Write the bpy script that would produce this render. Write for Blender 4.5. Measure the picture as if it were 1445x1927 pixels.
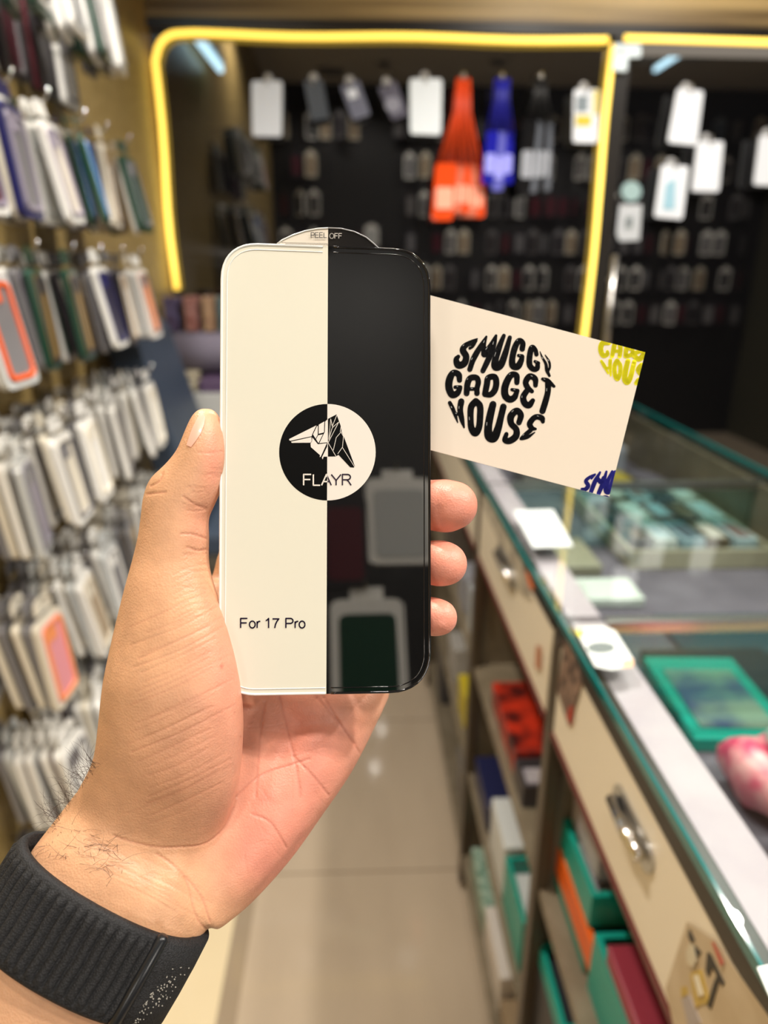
import bpy, bmesh, math, random
import numpy as np
from mathutils import Vector, Matrix
random.seed(7); rng = np.random.default_rng(7)
for o in list(bpy.data.objects): bpy.data.objects.remove(o, do_unlink=True)
SC = bpy.context.scene; COL = SC.collection

# ------------------------------------------------------------------ camera
FPX = 1320.0; CX, CY = 722.5, 963.5
CAM = np.array([0.0, 0.0, 1.40])
th, ps, ro = math.radians(19.5), math.radians(2.3), math.radians(0.3)
FW = np.array([math.sin(ps)*math.cos(th), math.cos(ps)*math.cos(th), -math.sin(th)])
R0 = np.array([math.cos(ps), -math.sin(ps), 0.0]); U0 = np.cross(R0, FW)
RT = R0*math.cos(ro) + U0*math.sin(ro); UP = np.cross(RT, FW)
cd = bpy.data.cameras.new('camera'); cam = bpy.data.objects.new('camera', cd); COL.objects.link(cam)
M = Matrix.Identity(4)
for i in range(3):
    M[i][0] = RT[i]; M[i][1] = UP[i]; M[i][2] = -FW[i]; M[i][3] = CAM[i]
cam.matrix_world = M
cd.sensor_fit = 'HORIZONTAL'; cd.sensor_width = 36.0; cd.lens = FPX/1445*36.0
cd.clip_start = 0.02; cd.clip_end = 50
cd.dof.use_dof = True; cd.dof.focus_distance = 0.232; cd.dof.aperture_fstop = cd.lens/3.6
SC.camera = cam
# ------------------------------------------------------------------ colour management, world
SC.view_settings.view_transform = 'Standard'; SC.view_settings.look = 'None'
SC.view_settings.gamma = 1.0; SC.view_settings.use_curve_mapping = False
SC.view_settings.exposure = -0.10
w = bpy.data.worlds.new('world'); SC.world = w; w.use_nodes = True
w.node_tree.nodes['Background'].inputs[0].default_value = (1.0, 0.86, 0.70, 1)
w.node_tree.nodes['Background'].inputs[1].default_value = 0.25
# ------------------------------------------------------------------ ceiling lights (fixtures are built with the room)
CEIL = 2.66
DOWN = [  # x, y, watts, radius
    (-0.16, -0.40, 9.8, 0.08), (0.20, -0.20, 7.5, 0.03), (0.128, 0.32, 2.5, 0.03),
    (0.75, 1.50, 28, 0.04), (1.45, 0.35, 13, 0.02), (1.20, 1.65, 13, 0.02), (-0.44, 0.98, 30, 0.05), (0.95, -0.10, 22, 0.04), (2.2, 0.1, 26, 0.05)]  # last two added to brighten the rear wall that the window mirrors
FILL_SPOTS = [(-0.36, -0.70, 1.33, 2.3), (0.34, -0.70, 1.32, 2.3)]   # unseen fill spots added at the rear wall to light the hand evenly
def downlight(x, y, wv, r):
    l = bpy.data.lights.new('downlight_lamp', 'SPOT'); l.energy = wv*4; l.shadow_soft_size = r
    l.spot_size = math.radians(150); l.spot_blend = 0.6; l.color = (1.0, 0.94, 0.86)
    o = bpy.data.objects.new('downlight_lamp', l); COL.objects.link(o); o.location = (x, y, CEIL-0.03)
    return o

def fill_spot(x, y, z, wv):
    l = bpy.data.lights.new('added_fill_lamp', 'SPOT'); l.energy = wv*4; l.shadow_soft_size = .09
    l.spot_size = math.radians(140); l.spot_blend = 0.7; l.color = (1.0, 0.93, 0.84)
    o = bpy.data.objects.new('added_fill_lamp', l); COL.objects.link(o); o.location = (x, y, z); o.rotation_euler = (math.radians(80), 0, 0)

def ray(x, y): return FW + RT*((x-CX)/FPX) - UP*((y-CY)/FPX)
def P(x, y, d): return CAM + ray(x, y)*d
def on(ax, v, x, y):
    r = ray(x, y); return CAM + r*((v-CAM[ax])/r[ax])

# ------------------------------------------------------------------ materials
def mat(name, col, rough=0.5, metal=0.0, ior=1.5, coat=0.0, emit=None, es=0.0, noise=None, bump=0.0, bscale=50, trans=0.0, sss=0.0):
    m = bpy.data.materials.new(name); m.use_nodes = True
    nt = m.node_tree; b = nt.nodes['Principled BSDF']
    b.inputs['Base Color'].default_value = (*col, 1); b.inputs['Roughness'].default_value = rough
    b.inputs['Metallic'].default_value = metal; b.inputs['IOR'].default_value = ior
    b.inputs['Coat Weight'].default_value = coat; b.inputs['Coat Roughness'].default_value = 0.05
    if trans: b.inputs['Transmission Weight'].default_value = trans
    if emit: b.inputs['Emission Color'].default_value = (*emit, 1); b.inputs['Emission Strength'].default_value = es
    if noise:   # (second colour, scale)
        tc = nt.nodes.new('ShaderNodeTexCoord'); n = nt.nodes.new('ShaderNodeTexNoise'); n.inputs['Scale'].default_value = noise[1]
        n.inputs['Detail'].default_value = 6
        r = nt.nodes.new('ShaderNodeValToRGB'); r.color_ramp.elements[0].position = .38; r.color_ramp.elements[1].position = .62
        r.color_ramp.elements[0].color = (*col, 1); r.color_ramp.elements[1].color = (*noise[0], 1)
        nt.links.new(tc.outputs['Object'], n.inputs['Vector']); nt.links.new(n.outputs['Fac'], r.inputs['Fac'])
        nt.links.new(r.outputs['Color'], b.inputs['Base Color'])
    if bump:
        tc = nt.nodes.new('ShaderNodeTexCoord'); n = nt.nodes.new('ShaderNodeTexNoise'); n.inputs['Scale'].default_value = bscale
        bp = nt.nodes.new('ShaderNodeBump'); bp.inputs['Strength'].default_value = bump; bp.inputs['Distance'].default_value = 0.002
        nt.links.new(tc.outputs['Object'], n.inputs['Vector']); nt.links.new(n.outputs['Fac'], bp.inputs['Height'])
        nt.links.new(bp.outputs['Normal'], b.inputs['Normal'])
    return m
def s2l(*c): return tuple(((v/255)/12.92 if v/255 <= .04045 else ((v/255+.055)/1.055)**2.4) for v in c)

def glass_mat(name, tint, ior=1.5, rough=0.0):
    m = bpy.data.materials.new(name); m.use_nodes = True; nt = m.node_tree
    nt.nodes.remove(nt.nodes['Principled BSDF']); out = nt.nodes['Material Output']
    t = nt.nodes.new('ShaderNodeBsdfTransparent'); t.inputs[0].default_value = (*tint, 1)
    g = nt.nodes.new('ShaderNodeBsdfGlossy'); g.inputs['Roughness'].default_value = rough
    fr = nt.nodes.new('ShaderNodeFresnel'); ge = nt.nodes.new('ShaderNodeNewGeometry')
    mi = nt.nodes.new('ShaderNodeMix'); mi.inputs[2].default_value = ior; mi.inputs[3].default_value = 1/ior   # same reflectance on both faces of the pane
    nt.links.new(ge.outputs['Backfacing'], mi.inputs[0]); nt.links.new(mi.outputs[0], fr.inputs[0])
    mx = nt.nodes.new('ShaderNodeMixShader')
    nt.links.new(fr.outputs[0], mx.inputs[0]); nt.links.new(t.outputs[0], mx.inputs[1]); nt.links.new(g.outputs[0], mx.inputs[2])
    nt.links.new(mx.outputs[0], out.inputs[0]); return m

# ------------------------------------------------------------------ mesh helpers
class MB:
    def __init__(s): s.v = []; s.f = []
    def add(s, vs, fs):
        k = len(s.v); s.v += [tuple(map(float, p)) for p in vs]; s.f += [tuple(i+k for i in f) for f in fs]; return s
    def box(s, a, b):
        x0, y0, z0 = a; x1, y1, z1 = b
        return s.add([(x0,y0,z0),(x1,y0,z0),(x1,y1,z0),(x0,y1,z0),(x0,y0,z1),(x1,y0,z1),(x1,y1,z1),(x0,y1,z1)],
              [(3,2,1,0),(4,5,6,7),(0,1,5,4),(1,2,6,5),(2,3,7,6),(3,0,4,7)])
    def prism(s, pts, n, h):       # pts: 3-D loop, n: extrusion direction (unit), h: thickness
        pts = [np.array(p, float) for p in pts]; n = np.array(n, float)*h; k = len(pts)
        return s.add(pts+[p+n for p in pts], [tuple(range(k))[::-1], tuple(range(k, 2*k))]+[(i, (i+1) % k, k+(i+1) % k, k+i) for i in range(k)])
    def tube(s, pts, r, n=10, cap=True, closed=False):
        pts = [np.array(p, float) for p in pts]; m = len(pts)
        rs = r if hasattr(r, '__len__') else [r]*m
        vs = []; ref = None
        for i, p in enumerate(pts):
            a = pts[(i-1) % m] if (i > 0 or closed) else p; b = pts[(i+1) % m] if (i < m-1 or closed) else p
            t = b-a; t = t/(np.linalg.norm(t)+1e-12)
            if ref is None:
                ref = np.cross(t, [0, 0, 1.0]);
                if np.linalg.norm(ref) < 1e-3: ref = np.cross(t, [1.0, 0, 0])
            ref = ref - t*(ref@t); ref = ref/(np.linalg.norm(ref)+1e-12); bi = np.cross(t, ref)
            for j in range(n):
                an = 2*math.pi*j/n; vs.append(p+(ref*math.cos(an)+bi*math.sin(an))*rs[i])
        fs = []
        for i in range(m if closed else m-1):
            i2 = (i+1) % m
            for j in range(n):
                j2 = (j+1) % n; fs.append((i*n+j, i*n+j2, i2*n+j2, i2*n+j))
        if cap and not closed: fs.append(tuple(range(n))[::-1]); fs.append(tuple(range((m-1)*n, m*n)))
        return s.add(vs, fs)
    def build(s, name, m, parent=None, smooth=False, bevel=0.0, seg=2):
        me = bpy.data.meshes.new(name); me.from_pydata(s.v, [], s.f)
        if bevel:
            bm = bmesh.new(); bm.from_mesh(me)
            bmesh.ops.bevel(bm, geom=bm.edges[:], offset=bevel, segments=seg, affect='EDGES', profile=.5, clamp_overlap=True)
            bm.to_mesh(me); bm.free()
        bm = bmesh.new(); bm.from_mesh(me); bmesh.ops.recalc_face_normals(bm, faces=bm.faces); bm.to_mesh(me); bm.free()
        me.materials.append(m)
        if smooth:
            for p in me.polygons: p.use_smooth = True
        me.update()
        o = bpy.data.objects.new(name, me); COL.objects.link(o)
        if parent: o.parent = parent
        return o
def box(name, a, b, m, parent=None, bevel=0.0): return MB().box(a, b).build(name, m, parent, bevel=bevel)
def struct(o): o['kind'] = 'structure'; return o
def tag(o, label, cat, group=None, kind=None):
    o['label'] = label; o['category'] = cat
    if group: o['group'] = group
    if kind: o['kind'] = kind
    return o
def empty(name, loc, label, cat, group=None, rz=0):
    o = bpy.data.objects.new(name, None); COL.objects.link(o); o.location = tuple(map(float, loc)); o.rotation_euler = (0, 0, rz)
    o.empty_display_size = 0.02
    return tag(o, label, cat, group)
def rrect(w, h, r, n=6):     # 2-D rounded rectangle loop centred on 0
    out = []
    for sx, sy, a0 in ((1, 1, 0), (-1, 1, 90), (-1, -1, 180), (1, -1, 270)):
        for k in range(n+1):
            a = math.radians(a0+90*k/n); out.append((sx*(w/2-r)+r*math.cos(a), sy*(h/2-r)+r*math.sin(a)))
    return out
def copy_tree(o, parent=None):
    c = o.copy(); COL.objects.link(c); c.parent = parent
    for ch in o.children: copy_tree(ch, c)
    return c
WHITE = mat('white_card', (.80, .80, .78), .5)
BLACK = mat('black_plastic', (.012, .012, .013), .35)
STEEL = mat('steel', (.55, .54, .52), .28, 1.0)
TEAL = mat('teal_plastic', s2l(10, 148, 130), .35)
ORANGE = mat('orange_plastic', s2l(225, 95, 15), .4)
# ================================================================== ROOM
XW, YG, XR, YB = -0.64, 2.60, 3.30, -0.80
def floor_mat():
    m = mat('floor_tile', s2l(184, 166, 142), .08); nt = m.node_tree; b = nt.nodes['Principled BSDF']; N = nt.nodes.new; L = nt.links.new
    tc = N('ShaderNodeTexCoord'); sp = N('ShaderNodeSeparateXYZ'); L(tc.outputs['Object'], sp.inputs[0])
    def math_(op, a, v=None):
        n = N('ShaderNodeMath'); n.operation = op
        (L(a, n.inputs[0]) if not isinstance(a, (int, float)) else None)
        if v is not None:
            (L(v, n.inputs[1]) if not isinstance(v, (int, float)) else setattr(n.inputs[1], 'default_value', v))
        return n.outputs[0]
    def mixc(fac, a, c):
        n = N('ShaderNodeMix'); n.data_type = 'RGBA'; L(fac, n.inputs[0]) if not isinstance(fac, float) else setattr(n.inputs[0], 'default_value', fac)
        for s, v in ((6, a), (7, c)):
            if isinstance(v, tuple): n.inputs[s].default_value = (*v, 1)
            else: L(v, n.inputs[s])
        return n.outputs[2]
    mp = N('ShaderNodeMapping'); mp.inputs['Scale'].default_value = (9, 2.2, 1); L(tc.outputs['Object'], mp.inputs[0])
    nz = N('ShaderNodeTexNoise'); nz.inputs['Scale'].default_value = 1.2; nz.inputs['Detail'].default_value = 3; L(mp.outputs[0], nz.inputs['Vector'])
    base = mixc(nz.outputs['Fac'], s2l(180, 162, 139), s2l(198, 180, 156))
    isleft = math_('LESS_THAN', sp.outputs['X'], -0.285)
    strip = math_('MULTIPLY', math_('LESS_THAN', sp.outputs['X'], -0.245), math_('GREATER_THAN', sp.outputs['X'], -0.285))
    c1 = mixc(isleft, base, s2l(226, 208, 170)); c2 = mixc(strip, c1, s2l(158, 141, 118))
    # grout lines every 0.60 m along the aisle
    f = math_('FRACT', math_('DIVIDE', math_('ADD', sp.outputs['Y'], 0.48), 0.60))
    g = math_('LESS_THAN', f, 0.007)
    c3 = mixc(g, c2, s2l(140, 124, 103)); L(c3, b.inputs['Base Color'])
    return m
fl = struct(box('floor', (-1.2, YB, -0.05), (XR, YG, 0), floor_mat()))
gold = mat('gold_laminate', s2l(146, 124, 76), .33, noise=(s2l(166, 142, 92), 60), bump=.25, bscale=260)
struct(box('wall_left', (XW-.08, YB, 0), (XW, YG, CEIL), gold))
struct(box('wall_right', (XR, YB, 0), (XR+.05, YG, CEIL), mat('right_wall', s2l(60, 58, 40), .6)))
struct(box('wall_back', (XW-.08, YB-.06, 0), (XR, YB, CEIL), mat('rear_panel', s2l(22, 20, 18), .5)))
struct(box('ceiling', (XW-.08, YB-.06, CEIL), (XR+.05, YG+.1, CEIL+.05), mat('ceiling_paint', (.55, .50, .44), .7)))
# header above the glass: stacked gold and brown boards
hd = MB(); hd.box((XW, YG-.02, 2.115), (XR, YG+.1, 2.30)); hd.box((XW, YG-.05, 2.30), (XR, YG+.1, CEIL))
def stripe_mat():
    m = mat('header_wood', s2l(120, 96, 58), .4); nt = m.node_tree; b = nt.nodes['Principled BSDF']; N = nt.nodes.new; L = nt.links.new
    tc = N('ShaderNodeTexCoord'); mp = N('ShaderNodeMapping'); mp.inputs['Scale'].default_value = (.6, .6, 28); L(tc.outputs['Object'], mp.inputs[0])
    n = N('ShaderNodeTexNoise'); n.inputs['Scale'].default_value = 1.0; n.inputs['Detail'].default_value = 4; L(mp.outputs[0], n.inputs['Vector'])
    r = N('ShaderNodeValToRGB'); r.color_ramp.elements[0].position = .35; r.color_ramp.elements[0].color = (*s2l(104, 82, 52), 1)
    r.color_ramp.elements[1].position = .62; r.color_ramp.elements[1].color = (*s2l(228, 198, 138), 1); L(n.outputs['Fac'], r.inputs[0]); L(r.outputs[0], b.inputs['Base Color'])
    return m
struct(hd.build('wall_front', stripe_mat()))
darkframe = mat('dark_frame', s2l(26, 22, 18), .35)
struct(box('trim_1', (XW, YG-.03, 2.085), (XR, YG, 2.115), darkframe))
struct(box('trim_2', (0.835, YG-.035, 0), (0.885, YG+.005, 2.085), darkframe))
darkglass = mat('night_glass', (.003, .003, .0035), .015, ior=2.3)
struct(box('window_1', (XW, YG, 0), (0.845, YG+.012, 2.10), darkglass))
# glass door to the right of the post, slightly ajar like in the photo
d = MB().box((0, 0, 0.02), (2.3, .012, 2.035)); dr = struct(d.build('door_1', darkglass)); dr.location = (.89, YG-.008, 0); dr.rotation_euler = (0, 0, math.radians(.15))
# --- door fittings
def onG(x, y, off=0.0): return on(1, YG-off, x, y)
pt = empty('door_patch', onG(1180, 100, .02), 'frosted white L-shaped hinge patch at the top corner of the glass door', 'hinge')
q = [onG(*p, .052) for p in ((1157, 82), (1206, 84), (1206, 107), (1182, 108), (1179, 134), (1153, 132))]
def child_world(mb, name, m, parent, **k):      # parts given in world coordinates, parented to an empty
    o = mb.build(name, m, None, **k)
    o.data.transform(Matrix.Translation(-parent.location)) if parent.rotation_euler.z == 0 else None
    o.parent = parent; return o
child_world(MB().prism(q, (0, 1, 0), .012), 'plate', mat('frosted_patch', (.78, .90, .95), .35), pt)
cn = onG(1170, 95, .055); child_world(MB().tube([cn, cn+np.array([0, -.006, 0])], .006, 12), 'screw', STEEL, pt)
ha = onG(1158, 480, .06); hb = onG(1130, 720, .06); hb[0] = ha[0]
dh = empty('door_pull', ha, 'long vertical steel pull handle on the glass door right of the yellow light strip', 'door handle')
child_world(MB().tube([ha, hb], .012, 16), 'grip', STEEL, dh, smooth=True)
for z in (ha[2]-.08, hb[2]+.08):
    child_world(MB().tube([(ha[0], ha[1], z), (ha[0], YG-.01, z)], .007, 10), 'standoff', STEEL, dh, smooth=True)
# --- LED strips: rope lights on the glass edge
led = mat('yellow_led', (1, .8, .2), .4, emit=(1.0, .63, .085), es=1.9)
ledclip = mat('clear_clip', (.8, .8, .75), .3)
def strip(name, pts, label, r=.0095):
    o = MB().tube(pts, r, 10).build(name, led, None, smooth=True)
    tag(o, label, 'light strip'); return o
Yl = YG-.028
xl = on(1, Yl, 311, 300)[0]; zt = on(1, Yl, 700, 69)[2]; zb = on(1, Yl, 335, 545)[2]
rad = .075
path = [(xl, Yl, zb)] + [(xl-.004+.004*math.cos(k*.9)-.003*math.sin(k), Yl, zb+(zt-rad-zb)*k/8) for k in range(1, 9)]
path += [(xl+rad-rad*math.cos(a), Yl, zt-rad+rad*math.sin(a)) for a in np.linspace(.2, math.pi/2, 7)]
xr = on(1, Yl, 1143, 200)[0]
path += [(x, Yl, zt+.003*math.sin(9*x)) for x in np.linspace(xl+rad+.05, xr-.02, 14)]
strip('rope_light', path, 'glowing yellow rope light around the left and top edge of the dark window')
pts = [(xr-.004*math.sin(k*.8), Yl, zt-.01-(zt-.62)*k/14) for k in range(15)]
strip('rope_light', pts, 'straight vertical yellow rope light between the window and the glass door')
strip('rope_light', [(x, Yl-.01, zt+.006-.010*(x-xr)) for x in np.linspace(xr+.03, XR-.02, 12)], 'yellow rope light running along the top of the glass door')

# --- ceiling fixtures
for i, (x, y, wv, r) in enumerate(DOWN):
    e = empty('ceiling_downlight', (x, y, CEIL), 'round recessed ceiling downlight out of frame, from a set with added fill', 'ceiling light', 'ceiling downlights')
    MB().tube([(0, 0, 0), (0, 0, -.012)], r+.02, 20).build('rim', STEEL, e, smooth=False)
    downlight(x, y, wv, r)
for i, a in enumerate(FILL_SPOTS):
    e = empty('added_fill_spot', a[:3], 'unseen added fill spotlight at the rear wall, %s one' % ('left', 'right')[i], 'spotlight')
    MB().tube([(0, -.10, 0), (0, -.09, 0), (0, -.02, 0)], [.03, .03, .05], 14).build('lamp_head', BLACK, e); MB().tube([(0, -.02, 0), (0, -.019, 0)], .046, 14).build('lens', WHITE, e)
    fill_spot(*a)
tubew = mat('tube_glow', (.8, .9, 1), .4, emit=(.55, .85, 1.0), es=9.0)
def tube_light(a, b, label):
    e = empty('tube_light', a, label, 'ceiling light')
    child_world(MB().tube([a, b], .014, 12), 'glass_tube', tubew, e, smooth=True)
    a = np.array(a, float); b = np.array(b, float)
    up = np.array([0, 0, .03]); child_world(MB().box(np.minimum(a, b)+[-.02, 0, .016], np.maximum(a, b)+[.02, 0, .045]), 'housing', WHITE, e)
tube_light((-.595, 2.10, 2.20), (-.585, 1.62, 2.20), 'short bluish tube light on a bracket above the left display wall')
tube_light((1.98, .70, 2.60), (1.98, -.02, 2.60), 'long bluish tube light on the ceiling over the counter staff side')

# ================================================================== PACKS
def pack_protos(pcol, ccol, icol, clear=False):
    """packaging tray with hang tab, printed insert and the phone case in it; local x = out of the wall, top at z=0"""
    e = bpy.data.objects.new('phone_case_pack', None); COL.objects.link(e); e.empty_display_size = .01
    W, H, T = .088, .178, .011
    mb = MB()
    lp = [(y, z-H/2-.012) for y, z in rrect(W, H-.024, .012, 4)]
    mb.prism([(0, y, z) for y, z in lp], (1, 0, 0), T)
    tab = [(-.030, -.014), (-.026, .006), (-.012, .010), (.012, .010), (.026, .006), (.030, -.014)]
    mb.prism([(T*.3, y, z) for y, z in tab], (1, 0, 0), T*.25)
    mb.build('packaging', pcol, e)
    mb = MB(); lp = [(y, z-H/2-.012) for y, z in rrect(W-.016, H-.042, .010, 4)]
    mb.prism([(T, y, z) for y, z in lp], (1, 0, 0), .0006); mb.build('insert_card', icol, e)
    mb = MB(); lo = rrect(W-.020, H-.046, .011, 4); li = rrect(W-.032, H-.058, .007, 4); n = len(lo)
    vs = [(T, y, z-H/2-.012) for y, z in lo]+[(T+.004, y, z-H/2-.012) for y, z in lo]+[(T+.004, y, z-H/2-.012) for y, z in li]+[(T, y, z-H/2-.012) for y, z in li]
    fs = []
    for a in range(3):
        for i in range(n): fs.append((a*n+i, a*n+(i+1) % n, (a+1)*n+(i+1) % n, (a+1)*n+i))
    mb.add(vs, fs); mb.box((T, -.028, -.062), (T+.004, .004, -.036)); mb.build('phone_case', ccol, e)
    return e
def pm(n, c, r=.28): return mat(n, s2l(*c), r)
PC = {'white': pm('pack_white', (236, 234, 228)), 'cream': pm('pack_cream', (222, 214, 196)), 'grey': pm('pack_grey', (120, 118, 120)),
      'dark': pm('pack_dark', (46, 42, 46)), 'green': pm('pack_green', (22, 62, 46)), 'tan': pm('pack_tan', (164, 144, 118)),
      'plum': pm('pack_plum', (84, 34, 44)), 'navy': pm('pack_navy', (38, 38, 92)), 'pink': pm('pack_pink', (226, 150, 158)),
      'orange': pm('pack_orange', (236, 96, 34)), 'salmon': pm('pack_salmon', (240, 150, 96)), 'blue': pm('pack_blue', (70, 120, 176)),
      'clear': pm('pack_clear', (196, 198, 196), .12), 'teal': pm('pack_teal', (60, 140, 130)), 'gold': pm('pack_gold', (150, 120, 60)),
      'lilac': pm('pack_lilac', (150, 142, 158))}
protos = {}
def proto(a, b, c):
    k = (a, b, c)
    if k not in protos: protos[k] = (pack_protos(PC[a], PC[b], PC[c]), [False])
    e, used = protos[k]
    if not used[0]: used[0] = True; return e
    return copy_tree(e)
ROWS = [ # top z, description, palette of (packaging, case, insert), y-range
    (1.948, 'top row', [('green','grey','white'),('white','clear','grey'),('grey','dark','tan'),('dark','grey','grey'),('green','white','clear'),('grey','grey','lilac')]),
    (1.888, 'dark second row', [('dark','grey','plum'),('dark','dark','grey'),('grey','dark','dark'),('plum','dark','grey'),('white','grey','white'),('dark','tan','dark')]),
    (1.640, 'third row', [('white','clear','white'),('tan','plum','white'),('white','lilac','cream'),('green','blue','clear'),('cream','tan','white'),('navy','lilac','grey'),('white','plum','tan')]),
    (1.410, 'fourth row', [('white','green','grey'),('grey','dark','lilac'),('green','dark','gold'),('white','navy','dark'),('white','clear','grey'),('dark','tan','white')]),
    (1.150, 'fifth row', [('white','grey','cream'),('cream','white','grey'),('clear','grey','lilac'),('white','cream','white'),('grey','dark','white')]),
    (0.890, 'sixth row', [('cream','white','grey'),('clear','white','grey'),('grey','tan','green'),('white','cream','tan'),('white','grey','white')]),
    (0.640, 'seventh row', [('white','grey','clear'),('grey','green','dark'),('clear','white','grey'),('white','plum','tan'),('cream','white','white')]),
    (0.400, 'bottom row', [('white','dark','grey'),('clear','dark','gold'),('cream','white','white'),('grey','tan','dark')])]
SPECIAL = {(0, 0): (('white', 'white', 'pink'), 'pink and white printed phone case pack facing the aisle in the top row'),
           (3, 0): (('clear', 'orange', 'grey'), 'clear phone case with bright orange lower edge, foremost in the fourth row'),
           (2, 0): (('white', 'lilac', 'plum'), 'white pack with lilac case and red print, foremost in the third row'),
           (5, 0): (('cream', 'salmon', 'pink'), 'cream pack holding a salmon orange phone case, left of the thumb'),
           (6, 0): (('white', 'grey', 'white'), 'white domed pack with grey case, foremost in the seventh row'),
           (7, 1): (('clear', 'dark', 'gold'), 'black phone case pack with a gold stripe in the bottom row'),
           (2, 5): (('green', 'grey', 'green'), 'dark green pack at the far end of the third row'),
           (3, 5): (('white', 'grey', 'salmon'), 'white framed pack with peach print at the far end of the fourth row')}
wirem = mat('hook_wire', (.6, .6, .58), .25, 1.0)
ORD = ['nearest', 'second', 'third', 'third farthest', 'second farthest', 'farthest']
PEGS = [1.03, 1.17, 1.31, 1.45, 1.59, 1.72]
for ri, (zt_, rname, pal) in enumerate(ROWS):
    n_st = 7 if ri > 1 else (5, 3)[ri]
    for pi, yp in enumerate(PEGS):
        y0 = yp + random.uniform(-.012, .012)
        depth = .145 if ri != 1 else .06
        hk = MB().tube([(XW, y0, zt_+.004), (XW+depth, y0, zt_+.004), (XW+depth+.006, y0, zt_+.012), (XW+depth+.008, y0, zt_+.022)], .0022, 6).build('peg_hook', wirem, None, smooth=True)
        tag(hk, '%s bent wire peg hook of the %s on the left wall' % (ORD[pi], rname), 'hook', 'peg hooks of the %s' % rname)
        for k in range(n_st):
            last = k == n_st-1
            sp = SPECIAL.get((ri, pi)) if last else None
            key = sp[0] if sp else random.choice(pal)
            c = proto(*key); c.name = 'phone_case_pack'
            xx = XW+(.014, .066)[ri == 0]+k*(depth-(.03, .082)[ri == 0]-(.018 if ri == 1 else 0))/(n_st-1)
            c.location = (xx, y0+random.uniform(-.004, .004), zt_+random.uniform(-.006, .004))
            c.rotation_euler = (random.uniform(-.035, .035), -random.uniform(.08, .20), (random.uniform(-.08, .05) if sp else random.uniform(.06, .30)))
            if ri == 1: c.rotation_euler = (0, -random.uniform(.02, .06), random.uniform(-.02, .05))
            if sp: tag(c, sp[1], 'phone case')
            else: tag(c, '%s %s pack with %s case, %s peg, %s, left wall' % ('outermost' if last else 'inner', key[0], key[1], ORD[pi], rname), 'phone case', 'phone case packs in the %s' % rname)
# packs hanging on the rear wall: seen as reflections in the dark window and in the black half of the protector
def simple_pack(m1, m2):
    mb = MB(); mb.prism([(x, 0, z-.09) for x, z in rrect(.088, .165, .012, 3)], (0, -1, 0), .012); mb.box((-.02, -.008, -.01), (.02, -.005, .012))
    o = mb.build('hanging_pack', m1); f = MB().prism([(x, .001, z-.095) for x, z in rrect(.068, .13, .01, 3)], (0, -1, 0), .003).build('phone_case', m2, o)
    return o
sps = [simple_pack(PC[a], PC[b]) for a, b in (('white', 'grey'), ('dark', 'grey'), ('grey', 'dark'), ('cream', 'tan'), ('dark', 'plum'), ('white', 'dark'))]
first = [True]*len(sps)
for r in range(6):
    for cx_ in range(35):
        x = XW+.10+cx_*.108+random.uniform(-.01, .01)
        z = 2.46-r*.27
        if -.22 < x < .42 and 1.3 < z < 2.3: continue
        if random.random() < .12: continue
        i = random.randrange(len(sps))
        c = sps[i] if first[i] else copy_tree(sps[i]); first[i] = False
        c.location = (x, YB+.03+random.choice((0, .04, .08)), z); c.rotation_euler = (0, 0, random.uniform(-.9, .9))
        tag(c, 'phone case pack on the rear wall, visible only as a dim reflection', 'phone case', 'packs on the rear wall')
PN = np.array([-.03398, .94222, -.33327]); PP = P(630, 500, .23125)      # plane of the screen protector
def refl(px, py, yw):      # the place on the rear side of the shop that a protector pixel mirrors
    r = ray(px, py); p = CAM+r*(((PP-CAM)@PN)/(r@PN)); r = r-2*(r@PN)*PN; return p+r*((yw-p[1])/r[1])
for (px, py, lab, m1, m2, sc_) in ((748, 893, 'pale grey pack mirrored in the upper black half of the screen protector', PC['white'], PC['clear'], (1.2, 1, .86)),
                              (690, 1118, 'white and green pack mirrored near the bottom of the black half', PC['white'], PC['green'], (1.25, 1, 1.0)),
                              (648, 925, 'dim brown pack mirrored beside the centre line of the protector', PC['dark'], PC['plum'], (.8, 1, .9))):
    o = simple_pack(m1, m2); q = refl(px, py, -.60); o.location = tuple(q); o.scale = sc_; tag(o, lab, 'phone case')
    hk = MB().tube([(q[0], YB, q[2]+.012), (q[0], q[1]+.004, q[2]+.012), (q[0], q[1]+.006, q[2]+.02)], .0025, 6).build('peg_hook', wirem); tag(hk, 'long rear wall peg hook carrying the '+lab.split(' mirrored')[0], 'hook')
# ================================================================== COUNTER
XF, XK, ZT = .236, .80, 1.02
khaki = mat('khaki_board', s2l(116, 104, 84), .4, noise=(s2l(128, 116, 96), 20))
post_m = mat('post_metal', s2l(72, 60, 44), .35)
cream = mat('drawer_cream', s2l(234, 222, 198), .28)
lilac = mat('lilac_foam', s2l(184, 166, 174), .6, noise=(s2l(194, 178, 184), 12))
wellm = mat('well_liner', s2l(112, 104, 114), .7, noise=(s2l(92, 84, 94), 8))
tealglass = mat('glass_edge_teal', s2l(14, 96, 94), .08)
clear = glass_mat('counter_glass', (.93, .97, .96), 1.5)
BAYS = [(.06, .735, 'nearest to the viewer, with yellow robot sticker on its drawer'), (.745, 1.285, 'in the middle of the row, cream drawer under worn stickers'), (1.295, 2.12, 'at the far end of the row beside the dark glass door')]
gt = empty('glass_countertop', (XF, 0, ZT-.008), 'long clear glass countertop with teal edge over the display cabinets', 'countertop')
child_world(MB().box((XF-.004, .06, ZT-.008), (XK, 2.12, ZT)), 'glass_sheet', clear, gt)
child_world(MB().box((XF-.0065, .06, ZT-.009), (XF-.004, 2.12, ZT)), 'front_edge', tealglass, gt)
child_world(MB().box((XF-.004, 2.12, ZT-.009), (XK, 2.1225, ZT)), 'far_edge', tealglass, gt)
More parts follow.
